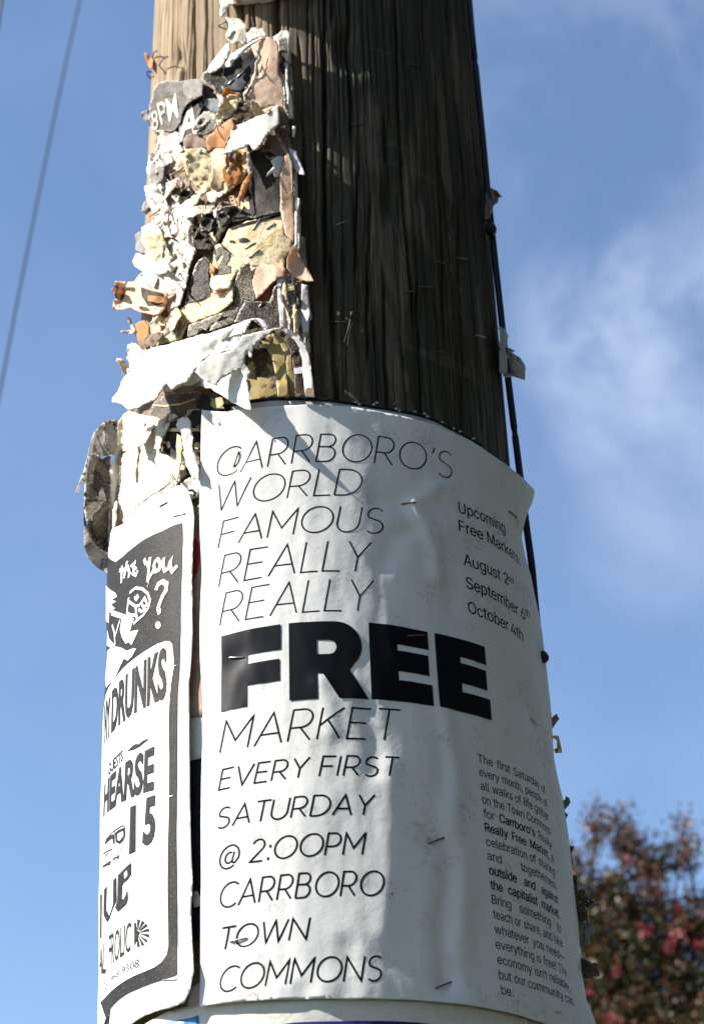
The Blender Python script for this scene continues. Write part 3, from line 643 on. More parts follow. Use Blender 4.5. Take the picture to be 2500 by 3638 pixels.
for i, ln in enumerate(body):
    zl = .4024-.0076*i+ (0 if i < 8 else 0); d0 = 35.6+1.6*i/16; d1 = 61.4+2.6*i/16
    u0, u1 = RAD(d0)*RF, RAD(d1)*RF; parts = []
    if ln is None: words = ['and', 'togetherness']; wb = [.005, .005]
    else:
        words = []; wb = []
        for w in ln:
            b = w.startswith('*'); w = w.lstrip('*')
            for x in w.split(): words.append(x); wb.append(.020 if b else .005)
    ws = [adv(w)*(1.03 if b else 1) for w, b in zip(words, wb)]; sc = .0047/capunit()*.92
    if len(words) == 1: gap = 0
    else:
        gap = ((u1-u0)-sum(ws)*sc)/(len(words)-1)
        if gap < .0021: sc *= ((u1-u0)-.0021*(len(words)-1))/(sum(ws)*sc); gap = .0021
    u = u0
    for w, b, wd in zip(words, wb, ws):
        parts.append(text_line(w, (u, H+zl), (u+wd*sc, H+zl), .0047, bold=b)); u += wd*sc+gap
    join_type('body_line', parts, INK, FL)
for fr, a, b, m_ in [(T7, (928, 500), (990, 493), RUST), (T7, (1412, 533), (1448, 562), RUST), (T7, (190, 265), (168, 330), RUST), (T7, (148, 1198), (218, 1195), STEEL), (T7, (958, 1098), (1030, 1095), RUST), (T8, (1313, 1112), (1397, 1080), RUST),
                     (T8, (190, 1668), (285, 1650), STEEL), (T8, (1353, 1932), (1438, 1898), RUST), (Z1, (612, 405), (650, 440), STEEL), (Z1, (755, 2068), (782, 2072), STEEL)]:
    staple(FL, fr, a, b, 0, m_, 0, .00048, rf=flyer_r)
# rust halo round the top left staple, specks of dirt
YS = flat('yellow_rust_stain', (.55, .50, .10), .7)
printed('rust_stain', [(dens([(u+math.cos(a)*.0011*(1+.3*math.sin(3*a)), z+math.sin(a)*.0014) for a in np.linspace(0, 6.28, 13)[:-1]], .001), []) for u, z in uz(T7, [(190, 265), (168, 330)], flyer_r)], flyer_r, YS, FL, .00012, .001)
printed('dirt_speck', [([(u+math.cos(a)*.0005, z+math.sin(a)*.0007) for a in np.linspace(0, 6.28, 8)[:-1]], []) for u, z in uz(T7, [(103, 138), (353, 213)], flyer_r)+uz(T8, [(1105, 1398)], flyer_r)+uz(Z1, [(883, 1812), (570, 1262)], flyer_r)], flyer_r, RUST, FL, .0002, .001)

# ================================================================== the band poster
BP = empty('band_poster'); tag(BP, 'black and white concert poster with DRUNKS and HEARSE lettering, wrapped on the left side', 'poster')
bt = uz(CC, [(400, 985), (470, 925), (550, 862), (640, 800), (720, 745), (800, 692), (835, 690), (870, 705), (905, 770), (930, 860), (937, 940), (935, 1000), (928, 1150), (920, 1400), (924, 1600)], band_r)
bt += uz(D, [(1112, 200), (1118, 420), (1105, 700), (1080, 960), (1082, 1200), (1085, 1700), (1090, 2200)], band_r) + uz(E_, [(1048, 500), (1066, 900), (1050, 1250), (1060, 1500), (1078, 1800), (1040, 2000), (985, 2112), (850, 2165), (700, 2200), (600, 2238), (500, 2300)], band_r)
bl = [fu(-66, .2740), fu(-80, .262), fu(-100, .25), fu(-112, .25), fu(-112, .60), fu(-100, .602), fu(-84, .5985), fu(-75, .5955)]
sheet('sheet', dens(bt+bl, .003), band_r, PM['band'], BP, .0024, thick=.00012)
def pxp(fr, pts, dn=.003): return dens(uz(fr, pts, band_r), dn)
# dark printed frame and picture ground
frame_out = uz(CC, [(848, 975), (852, 1100), (845, 1300), (838, 1500), (835, 1690)], band_r) + uz(D, [(993, 200), (996, 400), (985, 800), (965, 1050), (960, 1500), (958, 2000), (955, 2300)], band_r) + uz(E_, [(908, 400), (915, 1000), (917, 1600), (920, 1830), (905, 1848), (780, 1890), (640, 1935), (520, 1985), (440, 2020), (350, 2080), (260, 2175)], band_r)
frame_out += [fu(-66, .2805), fu(-80, .268), fu(-105, .262), fu(-108, .585), fu(-80, .5835)] + uz(CC, [(345, 1270), (400, 1230), (480, 1160), (560, 1100), (700, 1035), (790, 990)], band_r)
card = uz(D, [(330, 900), (420, 790), (520, 705), (640, 620), (760, 550), (850, 520), (890, 522), (915, 555), (930, 700), (930, 800), (905, 950), (890, 1100), (880, 1300), (885, 1700), (882, 2100), (880, 2300)], band_r) + uz(E_, [(828, 700), (830, 1200), (835, 1560), (820, 1640), (770, 1715), (700, 1765), (600, 1810), (480, 1860), (380, 1920), (300, 1980), (220, 2060), (170, 2110)], band_r)
card += [fu(-67, .292), fu(-80, .281), fu(-104, .276), fu(-106, .47)] + uz(D, [(232, 1080), (270, 985)], band_r)
printed('dark_border', [(dens(frame_out, .003), [])], band_r, TONER, BP, .0003, .0028)
printed('white_card', [(dens(card, .003), [])], band_r, WHITEINK, BP, .0006, .0028)
PX = lambda fr, q: uz(fr, q, band_r)
def bword(name, text, fr, quad, mat, off=.0009, bold=.02, cuts=3): return join_type(name, [type_quad('t', text, PX(fr, quad), band_r, None, None, bold, cuts, off, sans=False)], mat, BP)
bword('band_name', 'DRUNKS', D, [(300, 1055), (862, 600), (858, 1080), (292, 1450)], TONER, bold=.035)
bword('band_name', 'NY', D, [(222, 1190), (283, 1110), (283, 1480), (222, 1560)], TONER, bold=.03, cuts=1)
bword('small_word', 'GUESTS', D, [(262, 1800), (410, 1640), (410, 1745), (262, 1910)], TONER, bold=.015, cuts=1)
bword('band_name', 'HEARSE', D, [(224, 2010), (736, 1622), (728, 2038), (212, 2320)], TONER, bold=.03)
bword('date_digit', '1', E_, [(466, 212), (520, 190), (516, 602), (455, 632)], TONER, bold=.04)
bword('date_digit', '5', E_, [(612, 128), (716, 93), (706, 520), (582, 548)], TONER, bold=.04)
bword('venue_word', 'FROLIC', E_, [(258, 1455), (476, 1318), (466, 1605), (256, 1772)], TONER, bold=.0, cuts=2)
bword('venue_word', 'AL', E_, [(168, 1580), (226, 1505), (226, 1818), (160, 1850)], TONER, bold=.0, cuts=1)
bword('phone_number', '968-9308', E_, [(275, 1855), (550, 1680), (550, 1762), (275, 1915)], TONER, bold=-.012, cuts=1)
bword('street_word', 'in St', E_, [(168, 1962), (240, 1895), (240, 1985), (166, 2058)], TONER, bold=-.012, cuts=1)
printed('swoosh', [(PX(D, [(455, 1655), (500, 1610), (545, 1578), (570, 1585), (620, 1545), (690, 1520), (640, 1560), (580, 1610), (520, 1640)]), [])], band_r, TONER, BP, .0009)
printed('blackletter', [(dens(PX(E_, [(345, 860), (440, 765), (475, 735), (476, 850), (440, 905), (400, 935), (388, 960), (383, 1085), (400, 1100), (440, 1005), (443, 1100), (425, 1150), (345, 1222), (318, 1180), (340, 1110)]), .003), [PX(E_, [(400, 838), (432, 800), (440, 860), (405, 905)])]),
        (dens(PX(E_, [(210, 1000), (238, 965), (230, 1200), (262, 1262), (298, 1150), (300, 905), (330, 878), (332, 1110), (262, 1290), (240, 1318), (205, 1250)]), .003), []),
        (dens(PX(E_, [(172, 1060), (188, 1040), (186, 1200), (184, 1460), (170, 1490)]), .003), [])], band_r, TONER, BP, .0009)
def wedge(cx, cy, r0, r1, a, w):
    return [(cx+r0*math.cos(a-w*.5), cy-r0*math.sin(a-w*.5)*1.15), (cx+r1*math.cos(a-w), cy-r1*math.sin(a-w)*1.15), (cx+r1*math.cos(a+w), cy-r1*math.sin(a+w)*1.15), (cx+r0*math.cos(a+w*.5), cy-r0*math.sin(a+w*.5)*1.15)]
printed('sunburst', [(PX(E_, wedge(535, 1430, 25, 118, RAD(a), .12)), []) for a in (-85, -62, -38, -12, 14, 38, 60, 84)] + [(PX(E_, [(505, 1330), (520, 1325), (530, 1400), (560, 1420), (545, 1450), (530, 1500), (505, 1560)]), [])], band_r, TONER, BP, .0009)
ribbon([PX(E_, p) for p in [[(175, 700), (200, 600), (225, 510), (298, 430), (312, 420), (390, 372), (405, 375), (413, 400), (413, 480), (390, 560), (360, 620)], [(312, 425), (314, 560), (300, 720)], [(200, 650), (290, 600)], [(215, 680), (250, 640)], [(180, 800), (176, 740)]]], .0006, band_r, TONER, 'sketch_line', BP, .0009)
printed('sketch_window', [(dens(PX(E_, [(318, 442), (350, 415), (408, 390), (413, 470), (385, 530), (362, 552), (325, 535)]), .003), [PX(E_, [(335, 455), (396, 420), (400, 470), (362, 520), (338, 512)])]), (PX(E_, [(230, 520), (262, 475), (305, 452), (310, 545), (298, 552), (290, 492), (240, 535), (215, 560)]), []),
        (PX(E_, [(196, 786), (202, 760), (280, 714), (266, 756)]), []), (PX(E_, [(300, 690), (345, 670), (360, 640), (350, 700), (320, 690), (298, 725)]), [])], band_r, TONER, BP, .0009)
# white drawing on the dark ground: handwriting and a grinning masked head
ribbon([PX(CC, p) for p in [[(566, 1250), (585, 1300), (605, 1262), (612, 1235)], [(612, 1240), (600, 1340), (590, 1440), (600, 1400), (640, 1330)], [(655, 1255), (638, 1300), (650, 1345), (680, 1330), (688, 1280), (670, 1252), (655, 1255)], [(715, 1240), (708, 1300), (722, 1340), (752, 1320), (765, 1250), (762, 1310), (778, 1345), (815, 1300)],
        [(505, 1268), (475, 1300), (500, 1320), (470, 1350), (505, 1370), (520, 1335)], [(440, 1265), (425, 1330), (415, 1395)], [(420, 1345), (445, 1310), (455, 1350), (450, 1390)], [(380, 1335), (430, 1330)], [(400, 1300), (395, 1430)]]], .0024, band_r, WHITEINK, 'handwriting', BP, .0007)
ribbon([PX(CC, [(655, 1485), (672, 1440), (705, 1420), (735, 1440), (730, 1490), (705, 1530), (685, 1580), (672, 1620), (680, 1650), (692, 1640)])], .0030, band_r, WHITEINK, 'question_mark', BP, .0007)
printed('question_dot', [(PX(D, [(770+28*math.cos(a), 355+38*math.sin(a)) for a in np.linspace(0, 6.28, 13)[:-1]]), [])], band_r, WHITEINK, BP, .0007)
ribbon([PX(D, p) for p in [[(480, 20), (540, -30), (610, -20), (665, 30), (690, 100), (670, 180), (620, 250), (560, 300), (520, 340)], [(470, 70), (450, 230), (490, 250), (550, 250)], [(470, 110), (540, 160), (555, 300)], [(540, 160), (580, 150), (640, 60)], [(600, 120), (620, 170), (655, 150), (650, 100), (620, 90), (600, 120)],
        [(570, 190), (600, 215), (650, 190)], [(530, 60), (545, 90), (560, 50), (570, 80)], [(280, 205), (400, 250), (520, 300)], [(290, 235), (410, 275), (515, 320)], [(380, 300), (350, 400), (330, 470)], [(300, 350), (320, 420), (330, 560)]]], .0017, band_r, WHITEINK, 'drawn_line', BP, .0007)
printed('drawn_figure', [(dens(PX(D, [(400, 270), (440, 300), (500, 340), (490, 400), (470, 430), (520, 410), (570, 405), (540, 470), (500, 560), (470, 530), (440, 545), (400, 480), (380, 400)]), .003), []),
        (dens(PX(D, [(250, 620), (330, 570), (400, 590), (450, 620), (520, 590), (545, 600), (500, 680), (460, 720), (420, 700), (390, 760), (350, 850), (315, 920), (240, 1000), (230, 900), (245, 740)]), .003), []),
        (dens(PX(D, [(232, -60), (330, 20), (350, 60), (300, 90), (340, 110), (290, 140), (330, 180), (270, 220), (250, 330), (235, 300)]), .003), []), (dens(PX(D, [(240, 400), (265, 480), (330, 560), (300, 590), (240, 560)]), .003), [])], band_r, WHITEINK, BP, .0007)
for fr, a, b, m_ in [(D, (840, 802), (962, 770), STEEL), (D, (795, 2142), (930, 2115), STEEL), (E_, (775, 1892), (912, 1885), STEEL), (CC, (680, 850), (735, 820), RUST), (CC, (783, 925), (872, 905), STEEL), (E_, (210, 2320), (248, 2240), RUST)]:
    staple(BP, fr, a, b, 0, m_, 0, .0004, rf=band_r)

# ================================================================== sheets half hidden behind the posters
def const(r): return lambda th, z: r + .0006*noise.fractal((th*3, z*9, r*900), .9, 2.1, 3)
def behind(name, label, fr, pts, r, mat, cat='poster', jagm=0):
    f = const(r); p = dens(uz(fr, pts, f), .003)
    root = empty(name); tag(root, label, cat); sheet('sheet', p, f, PM[mat], root, .004)
    return root, f
bk, bf = behind('backing_flyer', 'worn white flyer with black top border peeping out above the FREE flyer', T7, [(150, 55), (235, 41), (330, 28), (430, 27), (520, 28), (620, 36), (700, 48), (780, 60), (850, 70), (930, 84), (1000, 99), (1080, 124), (1150, 160), (1230, 202), (1300, 244), (1300, 500), (800, 330), (250, 300)], .1275, 'worn')
f2 = lambda th, z: bf(th, z)+.0003
blk = uz(T7, [(150, 58), (235, 43), (330, 30), (430, 29), (520, 30), (620, 38), (700, 50), (780, 62), (850, 72), (930, 86), (1000, 101), (1080, 126), (1150, 163), (1230, 206), (1305, 250), (1305, 236), (1230, 188), (1150, 148), (1080, 112), (1000, 88), (930, 74), (850, 60), (780, 49), (700, 37), (620, 25), (520, 15), (430, 13), (330, 16), (235, 28), (150, 48)], bf)
sheet('black_border', dens(blk, .003), f2, INK, bk, .004)
fl = [(720, 40), (735, 48), (800, 50), (812, 42), (900, 70), (915, 78), (985, 82), (1030, 92), (1045, 104), (1110, 130), (1160, 158), (1190, 172), (1250, 204)]
for i, (x, y) in enumerate(fl): sheet('flaked_patch', uz(T7, [(x+rnd.uniform(8, 14)*math.cos(a)*rnd.uniform(.5, 1), y+6*math.sin(a)*rnd.uniform(.5, 1.2)) for a in np.linspace(0, 6.28, 9)[:-1]], bf), lambda th, z: bf(th, z)+.0006, PM['worn'], bk, .004, thick=0)
ph, _ = behind('photo_print', 'strip of brown photo print with a red spot, between the two big posters', IM, [(415, 1150), (475, 1150), (475, 1625), (415, 1625)], .1272, 'photo')
printed('red_spot', [(dens([(u+math.cos(a)*.0055, z+math.sin(a)*.014) for (u, z) in uz(CC, [(925, 1250)], const(.1272)) for a in np.linspace(0, 6.28, 17)[:-1]], .002), [])], const(.1276), REDINK, ph, .0)
behind('white_underlay', 'narrow white paper edge showing in the gap below the brown photo print', D, [(1040, 1285), (1230, 1265), (1230, 1720), (1040, 1760)], .1268, 'white')
nv, _ = behind('slate_poster', 'dark slate poster glimpsed in the long gap between the band poster and FREE flyer', D, [(1040, 1745), (1130, 1735), (1230, 1700), (1240, 3600), (1010, 3600)], .1265, 'navyp')
sheet('torn_edge', uz(E_, [(1075, 1045), (1090, 1010), (1120, 1020), (1130, 1060), (1165, 1065), (1165, 1160), (1130, 1165), (1085, 1180), (1070, 1120)], const(.127)), const(.1275), PM['white'], nv, .003)
sheet('thin_rule', uz(E_, [(1040, 1738), (1160, 1730), (1160, 1736), (1040, 1744)], const(.127)), const(.1274), PM['worn'], nv, .003)
ul, _ = behind('underlay_sheet', 'pale sheet corner low between the posters, above the blue poster', E_, [(1060, 1960), (1160, 1900), (1160, 2160), (1000, 2200)], .1272, 'lilac')
lw, lf = behind('lower_poster', 'white poster with navy and blue print wrapped just under the FREE flyer at the bottom', IM, [(330, 2322), (380, 2295), (430, 2282), (470, 2272), (620, 2262), (800, 2260), (1000, 2266), (1130, 2290), (1330, 2400), (1330, 2700), (330, 2700)], .1278, 'white')
l2 = lambda th, z: lf(th, z)+.0003
sheet('navy_panel', dens(uz(BT, [(760, 716), (900, 706), (1100, 700), (1350, 698), (1600, 700), (1800, 712), (2000, 740), (2000, 1000), (760, 1000)], lf), .004), l2, NAVY, lw, .004)
sheet('blue_panel', dens(uz(E_, [(760, 2345), (900, 2290), (1050, 2265), (1122, 2240), (1140, 2400), (700, 2400)], lf), .004), l2, BLUEINK, lw, .004)

# ================================================================== torn papers
ALLS = {}
def scrap(label, pts, r, mat, jg=(1.6, 6), curls=(), wave=.0012, bow=0, thick=.00035, step=9, wf=.012, name='torn_paper', group=None, cat='paper scrap', seed=None, holes=(), parent=None, crum=None):
    """torn sheet: outline in photo pixels, laid at radius r from the pole axis, lifting away along curls (x0,y0,x1,y1,height)"""
    if jg[0] >= 1.3 and mat in ('tatter', 'cream', 'tan', 'brown', 'peach', 'white', 'orange', 'grey') and not bow and len(pts) < 20:
        gx_ = sum(p[0] for p in pts)/len(pts); gy_ = sum(p[1] for p in pts)/len(pts); pts = [(gx_+(x-gx_)*1.10, gy_+(y-gy_)*1.10) for x, y in pts]
    if jg[0] >= 1.3 and mat in ('tatter', 'cream', 'gap_shade'): jg = (jg[0]*1.25, 4.5)
    seed = seed if seed is not None else (hash(label) & 0) + sum(map(ord, label+name)) % 97
    if not curls and r > .1255 and not parent:
        rr = random.Random(seed*7+1); xs = [p[0] for p in pts]; ys = [p[1] for p in pts]; cx, cy = (min(xs)+max(xs))/2, (min(ys)+max(ys))/2; S_ = min(max(xs)-min(xs), max(ys)-min(ys))*.5+8
        a = rr.uniform(0, 6.28); curls = [(cx, cy, cx+math.cos(a)*S_, cy+math.sin(a)*S_, rr.uniform(.0012, .0032))]
    if crum is None: crum = {'white': .0004, 'lilac': .0002, 'peach': .0003, 'orange': .0003, 'cream': .0004, 'tan': .0004, 'toner': .0002, 'tonerw': .0003, 'dark': .0004, 'yellow': .0001, 'navyp': .0003}.get(mat, .0006)
    if crum > .0005: step = min(step, 7)
    rf_ = random.Random(seed*13+5); xs_ = [p[0] for p in pts]; ys_ = [p[1] for p in pts]; fx, fy = (min(xs_)+max(xs_))/2, (min(ys_)+max(ys_))/2; fs = max(30, (max(xs_)-min(xs_)+max(ys_)-min(ys_))/4)
    fa = (.0006 if mat in ('toner', 'tonerw', 'yellow', 'navyp', 'lilac') else .0026 if fs < 90 else .0020)
    PL = []
    for k_ in range(8 if fs > 60 else 5):
        an = rf_.uniform(0, 6.28); PL.append((math.cos(an)*fa/fs, math.sin(an)*fa/fs, fx+rf_.uniform(-.5, .5)*fs, fy+rf_.uniform(-.5, .5)*fs))
    def fold(x, y):
        v_ = [a*(x-c)+b*(y-d) for a, b, c, d in PL]; m = len(v_)//2
        return max(v_[:m])+min(v_[m:])
    def hgt(x, y):
        h = r + fold(x, y) + .5*wave*(1.5*abs(noise.noise((x*wf, y*wf, seed)))+.8*abs(noise.noise((x*wf*2.3, y*wf*2.3, seed+4)))-.5+.25*noise.noise((x*wf*6, y*wf*6, seed)))
        d_ = noise.voronoi(Vector((x*.026, y*.026, seed*1.7)))[0]; h += crum*(d_[1]-d_[0]-.3)*1.6
        for x0, y0, x1, y1, a in curls:
            dx, dy = x1-x0, y1-y0; t = ((x-x0)*dx+(y-y0)*dy)/(dx*dx+dy*dy); t = max(0, min(1.3, t)); h += a*t*t
        return h
    def mp_(x, y, off=0):
        p = cyl(x, y, hgt(x, y)+off)
        if bow: p = p + ray(x, y).normalized()*bow*noise.fractal((x*.009, y*.009, seed+5), .9, 2.1, 2)
        return p
    op = jag(pts, jg[0], jg[1], seed) if jg[0] else dens(pts, 8)
    v, f, isb = tri_fill(op, [jag(h, 1.2, 5, seed+3) for h in holes], step)
    V = [mp_(p.x, p.y) for p in v]
    o = mesh_obj(name, V, orient(V, f), PM[mat] if isinstance(mat, str) else mat, parent)
    at = o.data.attributes.new('rim', 'FLOAT', 'POINT'); at.data.foreach_set('value', [1.0 if b else 0.0 for b in isb])
    if thick: s = o.modifiers.new('thickness', 'SOLIDIFY'); s.thickness = thick; s.offset = -1
    if not parent: tag(o, label, cat, group)
    o_map = mp_; ALLS[label] = (o, o_map); return o, o_map
def on(parent_map, name, polys, mat, off=.0004, jg=0, step=9):
    o, m_ = parent_map; V, F = [], []
    for P_ in polys:
        outer, holes = P_ if isinstance(P_, tuple) else (P_, [])
        v, f, _ = tri_fill(jag(outer, jg, 6, 3) if jg else dens(outer, 8), [dens(h, 6) for h in holes], step); k = len(V)
        V += [m_(p.x, p.y, off) for p in v]; F += [tuple(k+i for i in t) for t in f]
    return mesh_obj(name, V, orient(V, F), mat, o)
def word_on(parent_map, text, fr, quad, mat, off=.0005, bold=.02, cuts=2, name='printed_word'):
    o, m_ = parent_map
    q = type_quad('t', text, fr(quad), None, None, None, bold, cuts, fmap=lambda x, y: m_(x, y, off), sans=False); return join_type(name, [q], mat, o)

# --- upper left column of torn layers, bottom layers first
scrap('broad ragged base layer of old glued paper behind all the torn scraps', IM([(352, 300), (420, 190), (470, 185), (520, 120), (600, 80), (640, 110), (655, 300), (672, 420), (684, 640), (700, 780), (706, 890), (560, 905), (470, 925), (470, 1090), (420, 1140), (300, 1200), (262, 1190), (270, 1050), (300, 880), (330, 760), (348, 600), (356, 450)]), .1232, 'gap_shade', (3, 9), wave=.0018, thick=.003, step=14, wf=.02)
scrap('small white and orange scrap at the very top edge, hanging over bare wood', A([(812, -60), (945, -60), (942, 16), (900, 28), (880, 30), (862, 55), (850, 80), (826, 110), (812, 92), (818, 50)]), .1245, 'white', (1.5, 5), curls=[(680*1.25, 20, 800, 60, .002)])
scrap('orange underside of the scrap at the top edge', A([(872, -40), (945, -40), (942, 12), (905, 26), (878, 22)]), .1252, 'orange', (1, 5))
scrap('grey-brown torn lower tip of the scrap at the top edge', A([(815, 60), (850, 48), (862, 60), (840, 90), (825, 112), (812, 95)]), .1256, 'grey', (1.5, 5))
scrap('weathered stack of layered posters stapled high on the pole, mostly above the picture', A([(880, -75), (850, -420), (1250, -520), (1290, -190), (1160, -120), (1060, -95), (960, -80)]), .1345, 'white', (2, 8), curls=[(900, -100, 960, -30, .001)], thick=.014, step=16)
scrap('grey and white scrap like a drooping leaf near the top, pinned by a bent staple', K([(800, 168), (870, 178), (940, 190), (985, 240), (1000, 310), (995, 370), (960, 410), (930, 385), (880, 405), (830, 390), (812, 340), (835, 270), (830, 215)]), .1262, 'tatter', (1.3, 6), curls=[(825, 60, 900, 130, .005)])
scrap('white rounded lobe of paper leaning left at the top of the column', K([(640, 655), (660, 610), (720, 530), (800, 430), (828, 420), (838, 490), (815, 560), (760, 630), (700, 670), (655, 680)]), .1300, 'white', (1.3, 6), curls=[(790, 180, 650, 250, .006)])
scrap('dark shadowed paper hollow under the peach arch at the top', K([(820, 560), (1040, 440), (1100, 560), (1130, 700), (1020, 860), (900, 870), (780, 850), (700, 720), (700, 620)]), .1236, 'dark', (1.5, 6))  # dark sheet whose colour stands in for the shade inside the arch
scrap('speckled black scrap with ragged white border left of the glossy stapled scrap', K([(590, 690), (640, 655), (700, 660), (780, 640), (790, 720), (830, 760), (800, 850), (760, 880), (735, 940), (705, 880), (700, 850), (650, 800), (600, 790), (575, 740)]), .1268, 'toner', (1.8, 5), curls=[(820, 250, 730, 260, .003)])
scrap('glossy dark scrap pinned by two shiny staples under the peach arch', K([(790, 790), (860, 750), (960, 680), (1030, 615), (1045, 660), (1020, 760), (985, 820), (960, 865), (880, 860), (830, 830)]), .1290, 'navyp', (1, 6))
scrap('peach brown sheet arching over at the top of the column', K([(1040, 440), (1080, 380), (1150, 352), (1220, 350), (1280, 385), (1300, 430), (1305, 560), (1300, 680), (1335, 760), (1355, 900), (1362, 1050), (1300, 1010), (1240, 1000), (1150, 1030), (1080, 960), (1010, 900), (1060, 820), (1120, 700), (1100, 560), (1055, 480)]), .1302, 'peach', (1, 7), curls=[(900, 250, 990, 160, .004)], thick=.0006)
scrap('white curled edge of the peach arch sweeping down to the left', K([(800, 600), (830, 560), (850, 510), (920, 470), (1000, 425), (1060, 385), (1130, 355), (1190, 345), (1110, 380), (1050, 425), (1010, 450), (950, 510), (910, 550), (860, 575), (845, 590), (858, 620), (830, 635), (800, 625)]), .1345, 'white', (.8, 6), curls=[(860, 150, 830, 190, .002)], thick=.0005)
scrap('white crumpled tuft behind the top of the peach arch', K([(1000, 380), (1005, 330), (1050, 270), (1085, 265), (1110, 285), (1145, 270), (1180, 310), (1195, 340), (1140, 345), (1070, 370), (1020, 400)]), .1285, 'tatter', (1.6, 5))
scrap('brown torn seam hanging inside the peach arch', K([(1060, 470), (1110, 500), (1135, 550), (1120, 590), (1100, 620), (1085, 720), (1040, 820), (1000, 880), (990, 940), (975, 870), (1040, 770), (1075, 680), (1080, 600), (1110, 560), (1090, 510)]), .1318, 'tatter', (1.5, 4))
scrap('speckled black square with white border at the top right of the column', K([(1250, 350), (1300, 320), (1330, 290), (1385, 285), (1405, 310), (1405, 490), (1395, 560), (1380, 590), (1310, 590), (1300, 440)]), .1300, 'white', (1, 6), thick=.004)
on(ALLS['speckled black square with white border at the top right of the column'], 'speckled_print', [K([(1308, 380), (1375, 345), (1378, 495), (1308, 495)])], PM['tonerw'])
scrap('dark narrow poster edge below the speckled square', K([(1308, 495), (1400, 495), (1395, 580), (1370, 600), (1378, 800), (1400, 1100), (1360, 1040), (1340, 740), (1305, 620)]), .1290, 'dark', (.8, 7), thick=.003)
scrap('long white bent strip at the right edge of the column, upper part', K([(1368, 595), (1393, 600), (1395, 800), (1425, 900), (1445, 1110), (1400, 1110), (1385, 900), (1368, 750)]), .1318, 'white', (.8, 7), thick=.0012)
scrap('thin white strip ending beside a dark gap at the column right edge', K([(1435, 1190), (1462, 1195), (1455, 1295), (1430, 1290)]), .1302, 'white', (.8, 6))
scrap('thin grey strip tucked behind the long bent strip', K([(1400, 610), (1428, 640), (1445, 900), (1452, 1130), (1430, 1130), (1415, 880)]), .1282, 'grey', (.8, 6))
s8 = scrap('greyish scrap reading 8PM at the left edge of the column', K([(125, 830), (160, 790), (250, 755), (400, 765), (560, 745), (600, 780), (590, 900), (500, 940), (440, 985), (390, 1080), (380, 1150), (320, 1240), (110, 1240), (95, 1200), (80, 1000), (100, 940)]), .1262, 'greyprint', (1.6, 6), curls=[(600, 400, 480, 430, .002)])
word_on(s8, '8', K, [(95, 1055), (160, 1040), (170, 1210), (110, 1240)], OLDINK, bold=.01)
word_on(s8, 'PM', K, [(150, 985), (335, 880), (360, 1110), (195, 1180)], OLDINK, bold=.01)
sA = scrap('black poster piece with a tall pale letter A', K([(380, 1000), (440, 930), (500, 930), (600, 900), (590, 1000), (540, 1100), (520, 1180), (500, 1260), (400, 1330), (355, 1340), (370, 1180)]), .1256, 'dark', (1.2, 6))
word_on(sA, 'A', K, [(380, 1000), (560, 990), (540, 1250), (350, 1340)], OLDINK, bold=.03)
scrap('light grey rounded flap between the 8PM scrap and the black poster', K([(400, 800), (425, 765), (560, 750), (595, 800), (580, 900), (520, 935), (450, 940), (410, 890)]), .1296, 'grey', (1, 7), curls=[(560, 280, 600, 340, .002)], seed=4)
scrap('small grey tab sticking out past the left edge beside the 8PM scrap', K([(0, 1060), (80, 1040), (100, 1060), (90, 1130), (50, 1145), (35, 1150), (10, 1090)]), .1255, 'grey', (1.2, 5), bow=.006)
scrap('slate blue crumpled scrap in the middle of the upper column', K([(580, 990), (620, 930), (700, 925), (745, 960), (740, 1040), (700, 1070), (650, 1040)]), .1288, 'bluegrey', (1.8, 5), wave=.003)
scrap('white triangular loop of torn paper over speckled black print', K([(500, 1200), (540, 1120), (600, 1060), (650, 1060), (720, 1040), (735, 1060), (700, 1110), (640, 1150), (560, 1210), (510, 1225)]), .1282, 'tatter', (1.5, 5), holes=[K([(540, 1170), (575, 1125), (615, 1130), (600, 1160), (560, 1185)])])
scrap('speckled brown-black scrap beneath the white triangular loop', K([(500, 1250), (620, 1170), (700, 1100), (760, 1120), (780, 1150), (740, 1200), (660, 1250), (600, 1280), (520, 1270)]), .1272, 'tonerw', (1.6, 5))
scrap('cream crumpled lump near the centre of the upper column', K([(760, 960), (790, 930), (850, 900), (920, 910), (925, 980), (890, 1040), (850, 1060), (800, 1030), (770, 1010)]), .1300, 'cream', (2, 5), wave=.004, wf=.03)
scrap('small white torn strips below the cream crumpled lump', K([(740, 1110), (770, 1065), (860, 1075), (850, 1100), (800, 1120), (750, 1120)]), .1306, 'white', (1.6, 4))
scrap('brown and cream crumple right of the cream lump', K([(880, 1120), (900, 1030), (960, 950), (1040, 960), (1100, 1040), (1180, 1100), (1100, 1140), (960, 1130)]), .1290, 'brown', (2.4, 5), wave=.004, wf=.03)
scrap('cream fold draped over the brown crumple', K([(1060, 960), (1110, 980), (1150, 1050), (1200, 1100), (1140, 1130), (1090, 1080), (1050, 1020)]), .1310, 'cream', (2, 5), wave=.003, wf=.03)
scrap('orange shred beside the glossy stapled scrap', K([(775, 890), (800, 840), (830, 830), (870, 870), (940, 880), (930, 920), (860, 900), (800, 910)]), .1296, 'orange', (1.6, 5), wave=.003)
scrap('orange shaded flap in the middle of the upper column, folded to the left', K([(630, 1300), (700, 1240), (760, 1190), (850, 1130), (870, 1190), (865, 1260), (830, 1320), (820, 1400), (700, 1400), (650, 1430), (635, 1380)]), .1318, 'orange', (1.4, 6), curls=[(810, 500, 620, 520, .007)], thick=.0005)
